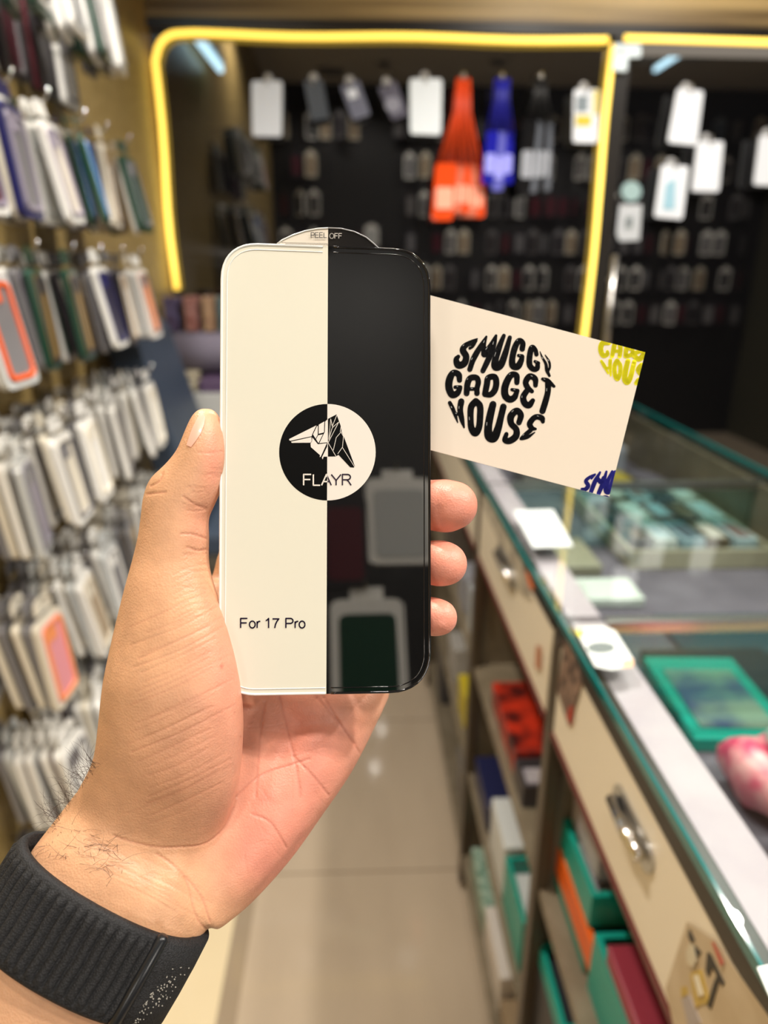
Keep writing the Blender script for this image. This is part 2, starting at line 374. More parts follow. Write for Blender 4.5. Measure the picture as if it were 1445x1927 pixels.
child_world(MB().box((XK, .06, ZT-.009), (XK+.004, 2.12, ZT+.001)), 'rear_edge', tealglass, gt)
def stick(pts, name, m, parent, X=None, off=.0012):
    X = X or XF-.001
    mb = MB().prism([on(0, X-off, *p) for p in pts], (1, 0, 0), .0008); return child_world(mb, name, m, parent)
for bi, (y0, y1, lab) in enumerate(BAYS):
    e = empty('display_cabinet', (XF, y0, 0), 'glass topped display cabinet %s' % lab, 'cabinet')
    cw = lambda a, b, n, m, bev=0: child_world(MB().box(a, b), n, m, e, bevel=bev)
    cw((XF+.02, y0, 0), (XK-.02, y1, .09), 'plinth', post_m)
    cw((XF, y0, .09), (XK-.02, y1, .105), 'base_board', khaki)
    cw((XF+.004, y0, .594), (XK-.02, y1, .608), 'shelf', khaki)
    cw((XF+.004, y0, .325), (XK-.02, y1, .337), 'shelf', khaki)
    cw((XK-.02, y0, .105), (XK-.012, y1, 1.0), 'back_panel', khaki)
    cw((XF+.01, y1-.012, .105), (XK-.02, y1-.002, .862), 'side_panel', khaki)
    cw((XF-.003, y1-.024, .02), (XF+.018, y1, .985), 'front_post', post_m, .002)
    dw = cw((XF, y0+.004, .862), (XF+.016, y1-.026, .982), 'drawer_front', cream, .002)
    cw((XF-.002, y0, .985), (XF+.010, y1, 1.011), 'top_rail', mat('dark_rail', s2l(38, 28, 18), .35), .001)
    cw((XF-.002, y0, .855), (XF+.004, y1-.024, .8615), 'drawer_trim', mat('maroon_trim', s2l(96, 30, 28), .4))
    cw((XF+.012, y0, .984), (.292, y1-.004, 1.0), 'foam_ledge', lilac)
    cw((.29, y0, .86), (XK-.02, y1, .868), 'well_floor', wellm)
    cw((.286, y0, .868), (.291, y1, .984), 'well_front', wellm)
    if bi < 2:
        cw((.292, y1-.014, .99), (XK-.012, y1-.002, 1.006), 'cross_rail', STEEL, .001)
        cw((.292, y1-.008, .87), (XK-.012, y1-.004, .99), 'glass_divider', glass_mat('divider_glass', (.75, .92, .90), 1.5))
    def pull(pa, pb):
        a = on(0, XF-.004, *pa); b = on(0, XF-.004, *pb); c = (a+b)/2; hl = abs(a[1]-b[1])/2+.018
        pl = MB().prism([(XF-.003, c[1]+u, c[2]+v) for u, v in rrect(2*hl, .028, .0139, 8)], (1, 0, 0), .004); h = child_world(pl, 'handle', STEEL, e)
        h.parent = dw
        g = child_world(MB().tube([(XF-.008, c[1]-hl*.75, c[2]), (XF-.010, c[1], c[2]), (XF-.008, c[1]+hl*.75, c[2])], .0055, 12), 'handle_bar', mat('chrome', (.85, .84, .82), .12, 1.0), e, smooth=True)
    if bi == 0: pull((1166, 1497), (1204, 1618))
    if bi == 1: pull((938, 1040), (964, 1090))
    if bi == 0:
        drk = mat('sticker_dark', s2l(62, 46, 40), .4, noise=(s2l(150, 120, 100), 90)); blk = mat('sticker_black', s2l(30, 24, 18), .4)
        stick([(1063, 1195), (1082, 1235), (1094, 1285), (1070, 1368), (1048, 1300)], 'sticker', drk, e)
        stick([(1070, 1330), (1078, 1328), (1074, 1366), (1066, 1350)], 'sticker', mat('sticker_red', s2l(170, 50, 30), .4), e, off=.002)
        tan = mat('sticker_tan', s2l(198, 178, 146), .4, noise=(s2l(186, 164, 130), 30)); yel = mat('sticker_yellow', s2l(190, 158, 66), .4)
        stick([(1292, 1735), (1252, 1860), (1290, 2040), (1410, 2100), (1500, 1990), (1345, 1770)], 'sticker', tan, e)
        for pl in ([(1296, 1748), (1306, 1770), (1300, 1774), (1294, 1762)], [(1307, 1780), (1318, 1793), (1312, 1800), (1306, 1790)],
                   [(1330, 1792), (1336, 1796), (1362, 1850), (1358, 1856), (1340, 1820), (1332, 1838), (1327, 1826)],
                   [(1348, 1836), (1353, 1842), (1336, 1900), (1330, 1890), (1342, 1850)]): stick(pl, 'sticker', blk, e, off=.002)
        stick([(1298, 1832), (1318, 1824), (1332, 1878), (1334, 1888), (1318, 1890), (1308, 1898)], 'sticker', yel, e, off=.002)
        stick([(1281, 1858), (1290, 1856), (1292, 1872), (1282, 1878)], 'sticker', yel, e, off=.002)
        stick([(1282, 1880), (1296, 1872), (1318, 1925), (1296, 1935)], 'sticker', mat('sticker_grey', s2l(168, 156, 150), .4), e, off=.002)
        stick([(1303, 1836), (1311, 1834), (1322, 1872), (1314, 1876)], 'sticker', mat('sticker_pale', s2l(222, 212, 186), .4), e, off=.003)
        stick([(1338, 1772), (1342, 1774), (1360, 1814), (1355, 1818)], 'sticker', mat('sticker_rust', s2l(178, 80, 58), .4), e, off=.003)
        stick([(1290, 1790), (1296, 1776), (1304, 1780), (1309, 1808), (1303, 1822), (1293, 1812)], 'sticker', mat('sticker_beige', s2l(206, 194, 166), .4), e, off=.003)
    if bi == 1:
        gry = mat('sticker_wornwhite', s2l(150, 140, 124), .45, noise=(s2l(196, 186, 162), 35))
        stick([(900, 930), (918, 935), (985, 1065), (1000, 1130), (975, 1110), (935, 1010)], 'sticker', gry, e)
        stick([(988, 1072), (994, 1080), (1004, 1110), (996, 1106)], 'sticker', mat('sticker_orange', s2l(220, 110, 50), .4), e, off=.002)
        stick([(1008, 1215), (1016, 1216), (1016, 1262), (1006, 1255)], 'sticker', mat('sticker_rose', s2l(190, 130, 96), .4), e, off=.002)
# ---- goods inside and below: each its own thing
def goods(name, a, b, m, label, cat, bev=.003, inner=None, rot=0, group=None):
    """a lidded box or an open tray (inner = colour of the content) with its base centre as origin"""
    a, b = np.minimum(a, b)*1.0, np.maximum(a, b)*1.0
    if .25 <= a[0] < .28 and .585 < a[2] < .72 and b[2] < .80: a[2] += .018; b[2] += .018      # goods on the upper shelf
    if .25 <= a[0] < .28 and a[1] < .72 < b[1] < .82: b[1] = .72
    c = Vector(((a[0]+b[0])/2, (a[1]+b[1])/2, a[2])); sx, sy, sz = b-a
    e = empty(name, c, label, cat, group, rz=rot)
    if inner is None:
        MB().box((-sx/2, -sy/2, 0), (sx/2, sy/2, sz*.72)).build('body', m, e, bevel=bev)
        MB().box((-sx/2-.001, -sy/2-.001, sz*.72), (sx/2+.001, sy/2+.001, sz)).build('lid', m, e, bevel=bev)
    else:
        t = .007; mb = MB()
        mb.box((-sx/2, -sy/2, 0), (sx/2, sy/2, t)); mb.box((-sx/2, -sy/2, t), (-sx/2+t, sy/2, sz)); mb.box((sx/2-t, -sy/2, t), (sx/2, sy/2, sz))
        mb.box((-sx/2+t, -sy/2, t), (sx/2-t, -sy/2+t, sz)); mb.box((-sx/2+t, sy/2-t, t), (sx/2-t, sy/2, sz)); mb.build('tray', m, e)
        MB().box((-sx/2+t, -sy/2+t, t), (sx/2-t, sy/2-t, sz*.7)).build('contents', inner, e, bevel=.002)
    return e
mt = lambda n, *c, r=.4, **k: mat(n, s2l(*c), r, **k)
A = np.array
greysheet = mt('grey_sleeves', 176, 168, 168, noise=(s2l(150, 142, 146), 60)); dk = mt('dark_content', 30, 34, 40)
goods('orange_tray', A([.262, .575, .612]), A([.40, .80, .652]), ORANGE, 'orange plastic tray on the near upper shelf under the teal one', 'tray', inner=dk)
goods('teal_tray', A([.265, .600, .653]), A([.40, .785, .700]), TEAL, 'teal tray holding grey sleeves, on top of the orange tray', 'tray', inner=greysheet)
goods('sleeve_stack', A([.275, .620, .700]), A([.39, .74, .755]), greysheet, 'stack of pale grey plastic sleeves standing in the teal tray', 'sleeves')
goods('teal_box', A([.262, .590, .5905]), A([.42, .80, .612]), mt('deep_teal', 20, 120, 100), 'flat dark teal box at the bottom of the tray stack', 'box')
goods('teal_case', A([.250, .60, .471]), A([.335, .72, .50]), TEAL, 'narrow open teal case with black inlay on a dark carton behind the post', 'case', inner=dk)
goods('teal_box', A([.262, .425, .5905]), A([.40, .575, .675]), TEAL, 'large open teal box with a maroon case on it, near end of the shelf', 'box', inner=dk)
goods('maroon_case', A([.262, .455, .676]), A([.345, .54, .700]), mt('maroon', 140, 44, 58), 'maroon zip case lying across the open teal box', 'case')
goods('dark_carton', A([.250, .60, .3375]), A([.34, .72, .470]), mt('dark_carton', 44, 42, 44), 'dark carton on the middle shelf beneath the narrow teal case', 'carton')
goods('white_box', A([.250, .45, .3375]), A([.33, .59, .46]), mt('white_blister', 196, 184, 176), 'white blister box on the middle shelf under the teal boxes', 'box')
goods('plastic_bag', A([.26, .56, .105]), A([.42, .71, .22]), mt('white_bag', 206, 200, 200, noise=(s2l(166, 160, 160), 30)), 'white plastic bag on the bottom board beside the dark post', 'bag', bev=.02)
goods('teal_box', A([.262, .16, .5905]), A([.40, .41, .66]), TEAL, 'teal box nearest the viewer on the upper shelf, mostly below the picture edge', 'box')
goods('red_box', A([.252, .93, .5905]), A([.36, 1.13, .640]), mt('red_print', 190, 46, 20, noise=(s2l(60, 14, 12), 25)), 'glossy red and black box on the upper shelf of the middle cabinet', 'box')
goods('dark_tray', A([.250, .86, .5905]), A([.36, .925, .63]), mt('dark_tray', 60, 54, 56), 'small dark tray beside the red box on the middle cabinet shelf', 'tray', inner=greysheet)
goods('teal_pouch', A([.250, .80, .337]), A([.36, .93, .44]), TEAL, 'teal pouch standing on the middle shelf of the middle cabinet', 'pouch', inner=mt('pouch_white', 210, 210, 205))
goods('white_pouch', A([.250, .94, .337]), A([.36, 1.06, .45]), mt('white_pack', 205, 208, 205), 'white pouch beside the teal one in the middle cabinet', 'pouch')
goods('navy_box', A([.250, 1.09, .337]), A([.36, 1.24, .40]), mt('navy_box', 28, 32, 70), 'navy blue box on the middle shelf, far end of the middle cabinet', 'box')
goods('green_pouch', A([.250, 1.06, .105]), A([.36, 1.22, .17]), mt('mint_print', 176, 196, 176, noise=(s2l(90, 130, 110), 60)), 'mint printed pouch on the bottom board of the middle cabinet', 'pouch')
goods('white_carton', A([.250, .90, .105]), A([.38, 1.05, .19]), mt('white_carton', 214, 206, 196), 'white carton on the bottom board of the middle cabinet', 'carton')
goods('brown_carton', A([.252, .78, .105]), A([.38, .89, .15]), mt('brown_carton', 150, 128, 98), 'low brown carton on the bottom board beside the white carton', 'carton')
for k, (y, z0, h, c, lab) in enumerate([(1.34, .5905, .11, (176, 180, 182), 'pale grey pouch on the top shelf of the far cabinet beside the post'), (1.50, .5905, .09, (150, 150, 156), 'grey box on the top shelf of the far cabinet'),
        (1.42, .337, .09, (200, 180, 40), 'small yellow box on the middle shelf of the far cabinet'), (1.62, .337, .10, (170, 166, 160), 'light grey carton on the middle shelf of the far cabinet'),
        (1.78, .5905, .12, (96, 88, 80), 'brown carton at the far end of the top shelf'), (1.40, .105, .12, (110, 104, 96), 'taupe carton on the bottom board of the far cabinet'),
        (1.85, .105, .16, (60, 58, 60), 'dark carton at the far end of the bottom board')]):
    goods('carton', A([.252, y, z0]), A([.37, y+.10, z0+h]), mt('carton_%d' % k, *c), lab, 'carton')
# display well
tf = empty('picture_frame', (.455, .745, .869), 'teal framed box with dark blue print lying inside the near display', 'frame', rz=math.radians(-3))
MB().box((-.065, -.09, 0), (.058, .09, .018)).build('tray', TEAL, tf, bevel=.002)
MB().box((-.050, -.070, .018), (.040, .055, .020)).build('print', mt('dark_print', 56, 70, 104, noise=(s2l(120, 140, 120), 14)), tf)
goods('black_box', A([.40, .70, .869]), A([.575, .86, .885]), mt('black_box', 24, 34, 40), 'black box partly under the teal frame in the near display', 'box')
pk = mt('pink_plush', 226, 70, 110, noise=(s2l(240, 170, 170), 40), bump=.3)
def blob(name, c, r, m, label, cat, seed=0, sq=.7, parts=None):
    bm = bmesh.new(); bmesh.ops.create_icosphere(bm, subdivisions=3, radius=1.0); rs = np.random.default_rng(seed)
    k = rs.normal(size=(6, 3))*2.2; ph = rs.uniform(0, 6, 6)
    for v in bm.verts:
        p = np.array(v.co); s = 1+.10*sum(math.sin(k[i]@p+ph[i]) for i in range(6))/1.6; v.co = Vector((p[0]*r[0]*s, p[1]*r[1]*s, (p[2]*s+1)*r[2]*.9))
    me = bpy.data.meshes.new(name); bm.to_mesh(me); bm.free(); me.materials.append(m)
    for p in me.polygons: p.use_smooth = True
    o = bpy.data.objects.new(name, me); COL.objects.link(o); o.location = c; tag(o, label, cat); return o
pp = blob('wrapped_toy', (.425, .575, .869), (.048, .050, .038), pk, 'pink toy in a clear wrapper beside the teal frame', 'toy', 3)
MB().tube([(0, -.012, .075), (.002, 0, .080), (0, .012, .075)], [.010, .014, .010], 10).build('bow', mt('mint_bow', 190, 226, 214), pp, smooth=True)
blob('wrapped_toy', (.410, .470, .869), (.036, .036, .032), mt('salmon_plush', 240, 150, 130, bump=.3), 'salmon toy in a clear wrapper nearest the viewer', 'toy', 5)
# tray of small boxed goods in the middle display
tray = goods('sample_tray', A([.50, 1.17, .869]), A([.775, 1.27+.33, .905]), mt('tray_beige', 176, 168, 144), 'beige open tray with rows of small boxed watches in the middle display', 'tray', inner=mt('tray_felt', 120, 122, 116))
cols = [(58, 62, 60), (200, 206, 202), (150, 176, 186), (96, 84, 66), (170, 190, 196), (82, 94, 102), (206, 200, 190), (120, 100, 96)]
for i in range(3):
    for j in range(5):
        x = .53+j*.051; y = 1.25+i*.125; c = cols[(i*5+j) % 8]
        o = MB().box((-.021, -.048, 0), (.021, .048, .020)).build('watch_box', mt('wb', *c, r=.2), None, bevel=.002); o.location = (x, y, .8945); o.rotation_euler = (0, 0, random.uniform(-.06, .06))
        MB().box((-.015, -.040, .020), (.015, .034, .0206)).build('window', mt('wbw', *cols[(i*5+j+3) % 8], r=.1), o)
        tag(o, 'small boxed item in the beige tray inside the middle display', 'box', 'boxed items in the beige tray')
goods('white_case', A([.335, 1.02, .869]), A([.47, 1.10, .885]), mt('white_case', 214, 218, 210), 'flat white case in front of the beige tray in the display', 'case')
goods('grey_case', A([.33, 1.14, .869]), A([.44, 1.28, .890]), mt('grey_case', 150, 144, 122), 'flat khaki case with a round mark left of the beige tray', 'case')
goods('blue_box', A([.47, .86, .869]), A([.74, .98, .875]), mt('blueteal_sheet', 40, 66, 76), 'dark blue sheet on the display floor in front of the tray', 'sheet')
for k, (x, y, c, lab) in enumerate([(.62, 1.80, (120, 160, 168), 'pale teal box in the far display'), (.70, 1.86, (150, 150, 160), 'grey box in the far display next to the door'), (.58, 1.95, (90, 100, 120), 'slate box in the far display'),
                               (.45, 1.75, (130, 126, 120), 'stone coloured box in the far display'), (.72, 1.66, (96, 90, 100), 'plum grey box in the far display'), (.66, 1.70, (170, 150, 50), 'mustard box in the far display')]):
    goods('small_box', A([x-.03, y-.05, .869]), A([x+.03, y+.04, .945-.01*k]), mt('sb%d' % k, *c), lab, 'box', rot=.1*k-.2)
# things lying on the glass
e = empty('shop_card', (.2615, .640, ZT+.0005), 'white card with black round logo and coloured corners lying on the counter glass', 'card', rz=0)
q = [on(2, ZT+.001, *p) for p in ((1083, 1186), (1098, 1181), (1136, 1180), (1157, 1188), (1192, 1243), (1190, 1255), (1150, 1261), (1120, 1255))]
child_world(MB().prism(q, (0, 0, 1), .0005), 'sheet', mat('card_white', (.60, .64, .62), .4), e)
qo = [on(2, ZT+.0016, 1131+27*math.cos(a), 1219+11*math.sin(a)) for a in np.linspace(0, 2*math.pi, 20, endpoint=False)]
child_world(MB().prism(qo, (0, 0, 1), .0002), 'logo', mt('logo_ink', 60, 72, 72, noise=(s2l(130, 140, 138), 900)), e)
child_world(MB().prism([on(2, ZT+.0016, *p) for p in ((1084, 1187), (1097, 1183), (1100, 1194), (1091, 1200))], (0, 0, 1), .0002), 'yellow_corner', mt('ink_y', 226, 224, 90), e)
child_world(MB().prism([on(2, ZT+.0016, *p) for p in ((1172, 1243), (1190, 1240), (1191, 1254), (1170, 1256))], (0, 0, 1), .0002), 'orange_corner', mt('ink_o', 240, 176, 130), e)
pc = empty('paper_sheet', (.28, .98, ZT+.0005), 'pale paper sheet lying on the counter glass below the held card', 'paper')
child_world(MB().prism([on(2, ZT+.001, *p) for p in ((966, 962), (1040, 960), (1078, 1028), (1003, 1031))], (0, 0, 1), .0008), 'sheet', mat('paper_white', (.62, .67, .67), .4), pc)
pd = empty('paper_sheet', (.26, .30, ZT+.0005), 'blank white paper on the glass at the lower right corner', 'paper')
child_world(MB().prism([on(2, ZT+.001, *p) for p in ((1424, 1822), (1500, 1806), (1560, 1910), (1468, 1925))], (0, 0, 1), .0008), 'sheet', mat('paper_white2', (.66, .70, .67), .4), pd)

# ================================================================== THINGS AGAINST THE WINDOW
def hang_tag(quad, label, m, name='hanging_card', Y=YG-.05, decor=None, rnd=True):
    q = [on(1, Y, *p) for p in quad]; c = (q[0]+q[1])/2
    e = empty(name, c, label, 'hanging pack')
    ins = []
    n = len(q); cen = sum(q)/n
    for i in range(n):      # soft corners
        a, b, d2 = q[i-1], q[i], q[(i+1) % n]
        ins += [b+(a-b)*.07, b+((a-b)+(d2-b))*.02, b+(d2-b)*.07]
    child_world(MB().prism(ins, (0, 1, 0), .008), 'pack', m, e)
    hp = c+np.array([0, 0, .012]); child_world(MB().tube([hp+[0, .044, .004], hp+[0, .0, .004], hp+[0, -.006, -.006], c-[0, .004, .012]], .003, 8), 'hook', STEEL, e, smooth=True)
    child_world(MB().tube([hp+[0, .042, .004], hp+[0, .049, .004]], .014, 14), 'suction_cup', mat('cup', (.5, .5, .5), .2), e)
    if decor:
        for dq, dm, dn in decor: child_world(MB().prism([on(1, Y-.001, *p) for p in dq], (0, -1, 0), .001), dn, dm, e)
    return e
cwht = mat('hang_white', (.72, .75, .80), .4)
cwarm = mat('hang_dull', (.30, .31, .33), .3); cslate = mat('hang_slate', s2l(64, 70, 78), .3)
hang_tag([(473, 152), (531, 152), (530, 257), (475, 256)], 'white hanging pack, leftmost of the window row', cwht)
hang_tag([(571, 152), (607, 150), (620, 222), (586, 228)], 'slate grey hanging pack second from the left in the window', cslate)
hang_tag([(640, 162), (675, 150), (697, 215), (664, 226)], 'tilted blue grey hanging pack with camera cutouts in the window', mat('hang_bluegrey', s2l(108, 110, 126), .3),
         decor=[([(652, 170), (668, 165), (674, 182), (658, 187)], cwht, 'camera_cutout')])
ring = lambda cx_, cy_, r, n=14: [(cx_+r*math.cos(a), cy_+r*math.sin(a)) for a in np.linspace(0, 2*math.pi, n, endpoint=False)]
hang_tag([(711, 165), (745, 152), (768, 216), (738, 226)], 'tilted grey hanging pack with round ring mark in the window', mat('hang_mauve', s2l(92, 90, 104), .3), decor=[(ring(739, 197, 15), mat('ringgrey', s2l(140, 140, 152), .3), 'ring')])
hang_tag([(771, 148), (832, 148), (830, 254), (772, 252)], 'bright white hanging pack directly left of the orange lanyards', mat('hang_white2', (.80, .86, .90), .4))
ylw = mt('hang_yellow', 206, 184, 50)
hang_tag([(1080, 168), (1129, 168), (1124, 269), (1078, 268)], 'white and yellow boxed pack beside the vertical light strip', cwht,
         decor=[([(1085, 180), (1107, 180), (1106, 210), (1084, 210)], mat('win_grey', s2l(130, 140, 146), .2), 'box_window'), ([(1084, 217), (1113, 217), (1112, 237), (1083, 237)], ylw, 'label'), ([(1117, 170), (1127, 170), (1124, 215), (1116, 215)], ylw, 'side_label')])
YD = YG-.06
hang_tag([(1275, 166), (1324, 171), (1311, 274), (1256, 268)], 'white hanging pack highest on the glass door', cwht, Y=YD)
hang_tag([(1313, 266), (1362, 266), (1353, 361), (1301, 360)], 'plain white hanging pack in the middle of the glass door', cwht, Y=YD)
hang_tag([(1245, 310), (1297, 313), (1284, 413), (1231, 408)], 'white hanging pack with pale blue print on the glass door', cwht, Y=YD,
         decor=[([(1252, 345), (1272, 335), (1270, 395), (1246, 395)], mt('paleblue', 150, 190, 206), 'print')])
hang_tag([(1430, 255), (1478, 257), (1470, 350), (1418, 348)], 'white hanging pack cut by the right picture edge', cwht, Y=YD)
def stk(name, loop, m, label, decor=None):
    q = [on(1, YG-.024, *p) for p in loop]; e = empty(name, sum(q)/len(q), label, 'sticker')
    child_world(MB().prism(q, (0, 1, 0), .001), 'sheet', m, e)
    if decor: child_world(MB().prism([on(1, YG-.0255, *p) for p in decor], (0, 1, 0), .001), 'print', mt('stickgrey', 120, 128, 130), e)
stk('round_sticker', ring(1188, 360, 19, 20), mt('stk_teal', 150, 176, 176), 'round pale teal sticker on the door edge')
stk('door_sign', [(1166, 385), (1208, 385), (1203, 452), (1166, 454), (1160, 440)], mt('stk_white', 186, 190, 194), 'small white square sign below the round sticker', [(1177, 408), (1192, 408), (1190, 430), (1175, 430)])
# lanyard bundles
def bundle(x, ytop, yspread, ybot, wtop, wbot, cs, cb, label, nst=18, npouch=5, seed=1):
    rs = random.Random(seed); Y = YG-.07
    top = on(1, Y, x, ytop); e = empty('lanyard_bundle', top, label, 'lanyards')
    ms = mt('str'+label[:6], *cs, r=.45); mp = mt('pouch'+label[:6], *cb, r=.12)
    mb = MB(); px = lambda v: v/FPX*2.45
    zs = on(1, Y, x, yspread)[2]; zb2 = on(1, Y, x, ybot)[2]
    for k in range(nst):
        t = (k/(nst-1)-.5)*2; yo = rs.uniform(-.02, .012)
        p0 = top+[t*px(wtop)*.5, yo*.3, 0]; p2 = np.array([top[0]+t*px(wbot)*.45, top[1]+yo, zs]); p1 = p0*.62+p2*.38+[-(t)*px(wbot)*.08, 0, 0]
        mb.tube([p0, p1, p2], .0022, 6)
    child_world(mb, 'straps', ms, e, smooth=True)
    child_world(MB().tube([top+[0, .065, .012], top+[0, 0, .012], top+[0, -.004, -.004]], .006, 8), 'hook', STEEL, e, smooth=True)
    for k in range(npouch):
        t = (k/(max(1, npouch-1))-.5)*2; w = px(wbot)*.42; h = (zs-zb2)*rs.uniform(.80, 1.0)
        cx_ = top[0]+t*px(wbot)*.30; y = top[1]-.02+.009*k
        lp = [(cx_+u+t*.01*(-v/h), y+rs.uniform(-.002, .002), zs+.01-h/2+v) for u, v in rrect(w, h, min(w, h)*.18, 4)]
        child_world(MB().prism(lp, (0, 1, 0), .005), 'pouch', mp if k % 2 else mt('pouchtop%d' % seed, *cs, r=.15), e)
        lb = [(cx_+u, y-.001, zs-h*.55+v) for u, v in rrect(w*.8, h*.38, .008, 3)]
        child_world(MB().prism(lb, (0, -1, 0), .002), 'wrapper', mt('wr%d' % k, *tuple(min(255, c+60) for c in cb), r=.08), e)
bundle(872, 148, 315, 424, 22, 92, (226, 74, 22), (206, 112, 86), 'orange lanyard bundle fanned out over clear pouches in the window', seed=1)
bundle(945, 148, 255, 366, 24, 52, (26, 28, 150), (96, 98, 180), 'blue lanyard bundle hanging in the window right of the orange one', nst=12, npouch=3, seed=2)
bundle(1018, 148, 235, 372, 18, 58, (14, 14, 16), (92, 96, 104), 'black lanyard bundle with clear pouches, right of the blue one', nst=10, npouch=4, seed=3)

# ================================================================== FAR LEFT CORNER
Yc = 2.33
wb = goods('storage_box', A([-.618, Yc-.12, 0.0]), A([-.20, Yc+.18, 1.015]), mt('white_laminate', 176, 176, 172), 'tall white storage unit in the far left corner', 'cabinet')
goods('cream_box', A([-.585, Yc-.115, 1.016]), A([-.50, Yc-.03, 1.075]), mt('cream_box', 168, 158, 136), 'small cream box on the white unit under the grey roll', 'box', bev=.01)
bl = MB().tube([(-.62, Yc+.02, 1.125), (-.60, Yc+.02, 1.125), (-.25, Yc+.02, 1.125), (-.22, Yc+.02, 1.125)], [.055, .068, .068, .055], 20).build('fabric_roll', mt('grey_fabric', 104, 98, 112, r=.8, bump=.3), None, smooth=True)
tag(bl, 'thick lilac grey fabric roll lying on the white unit', 'fabric roll')
goods('plum_mat', A([-.49, Yc-.115, 1.016]), A([-.22, Yc+.10, 1.056]), mt('plum_mat', 84, 66, 92), 'folded plum mat beneath the grey fabric roll', 'mat')
for k, (x0, x1, c, c2, lab) in enumerate([(307, 337, (96, 92, 128), (60, 40, 60), 'purple blue patterned box standing on the fabric roll, leftmost'), (345, 374, (150, 110, 104), (110, 60, 50), 'dusty pink patterned box standing on the fabric roll'),
                                (380, 406, (150, 122, 92), (120, 90, 70), 'tan striped box standing on the fabric roll'), (408, 436, (84, 100, 100), (60, 70, 72), 'grey green box standing on the fabric roll behind the protector')]):
    a = on(1, Yc, x0, 558); b = on(1, Yc, x1, 620)
    goods('patterned_box', A([a[0], Yc-.01, 1.193]), A([b[0], Yc+.06, a[2]]), mt('pbox%d' % k, *c, noise=(s2l(*c2), 45)), lab, 'box')
ob = mt('chair_blue', 50, 62, 78, r=.45)
ct = on(1, 1.95, 268, 650); cb_ = on(1, 1.95, 372, 925)
ch = empty('office_chair', (cb_[0]+.16, 1.97, 0), 'dark blue padded chair with slanted backrest by the left display wall', 'chair')
loop = []
dirv = (cb_-ct); dirv /= np.linalg.norm(dirv); per = np.array([-dirv[2], 0, dirv[0]]); L_ = np.linalg.norm(cb_-ct)
for u, v in rrect(L_+.12, .078, .036, 8): loop.append((ct+cb_)/2+dirv*u+per*v-[0, .16, 0])
child_world(MB().prism(loop, (0, 1, 0), .34), 'backrest', ob, ch, bevel=.012)
sb = cb_[2]-.05
child_world(MB().box((cb_[0]-.02, 1.78, sb-.09), (cb_[0]+.40, 2.14, sb-.01)), 'seat', ob, ch, bevel=.02)
child_world(MB().tube([(cb_[0]+.17, 1.96, sb-.09), (cb_[0]+.17, 1.96, .09)], .025, 14), 'column', STEEL, ch, smooth=True)
for k in range(5):
    a = k*2*math.pi/5; lg = child_world(MB().tube([(cb_[0]+.17, 1.96, .10), (cb_[0]+.17+.24*math.cos(a), 1.96+.24*math.sin(a), .05)], [.02, .014], 10), 'leg', BLACK, ch, smooth=True)
    child_world(MB().tube([(cb_[0]+.17+.24*math.cos(a), 1.955+.24*math.sin(a), .026), (cb_[0]+.17+.24*math.cos(a), 1.975+.24*math.sin(a), .026)], .025, 14), 'caster', BLACK, ch, smooth=True)
# ================================================================== SCREEN PROTECTOR
def dP(x): return .2285+.005*(x-413)/395
def Q(x, y, off=0.0): return P(x, y, dP(x)-off)
def roundpoly(pts, rad, n=10):
    out = []; m = len(pts)
    for i in range(m):
        a, b, c = [np.array(pts[k % m], float) for k in (i-1, i, i+1)]; r = rad[i]
        u = (a-b)/np.linalg.norm(a-b); v = (c-b)/np.linalg.norm(c-b); p0 = b+u*r*1.15; p1 = b+v*r*1.15
        for t in np.linspace(0, 1, n):   # superelliptic corner
            q1 = b+u*r*1.15*(1-t)**1.9+v*r*1.15*t**1.9; out.append(tuple(q1))
    return out
def clipx(poly, x0, left=True):      # x0: function of y
    out = []; n = len(poly); s = 1 if left else -1
    f = lambda p: s*(x0(p[1])-p[0])
    for i in range(n):
        a, b = poly[i], poly[(i+1) % n]; fa, fb = f(a), f(b)
        if fa >= 0: out.append(a)
        if (fa >= 0) != (fb >= 0):
            t = fa/(fa-fb); out.append((a[0]+(b[0]-a[0])*t, a[1]+(b[1]-a[1])*t))
    return out
split = lambda y: 617.3-(y-430)*.0038
outl = roundpoly([(416, 456), (809, 470), (810, 1302.5), (411.5, 1309.5)], [60, 60, 66, 60])
pwhite = mat('film_white', s2l(217, 213, 196), .16, ior=1.5, coat=.6)
pblack = mat('film_black', (.002, .002, .002), .015, ior=2.1)
rimw = mat('rim_clear', (.78, .78, .74), .05, coat=1.0); rimb = mat('rim_black', (.004, .004, .005), .02, ior=1.7)
sp_ = empty('screen_protector', Q(613, 900), 'glass screen protector, half white half black, gripped in the hand', 'screen protector')
def pprism(poly, name, m, off=0.0, h=.0009, par=None, bev=0):
    par = par or sp_
    o = MB().prism([Q(x, y, off) for x, y in poly], FW, h).build(name, m, None, bevel=bev); o.data.transform(Matrix.Translation(-sp_.location)); o.parent = sp_; return o
def ptube(pts, r, name, m, off=0.0, n=8, closed=False):
    o = MB().tube([Q(x, y, off) for x, y in pts], r, n, closed=closed).build(name, m, None, smooth=True); o.data.transform(Matrix.Translation(-sp_.location)); o.parent = sp_; return o
pprism(clipx(outl, split, True), 'white_half', pwhite); pprism(clipx(outl, split, False), 'black_half', pblack)
def inset(poly, d):
    c = np.mean(poly, axis=0); out = []
    n = len(poly)
    for i in range(n):
        a, b = np.array(poly[i-1]), np.array(poly[(i+1) % n]); t = b-a; t /= np.linalg.norm(t); nn = np.array([-t[1], t[0]])
        if nn@(c-np.array(poly[i])) < 0: nn = -nn
        out.append(tuple(np.array(poly[i])+nn*d))
    return out
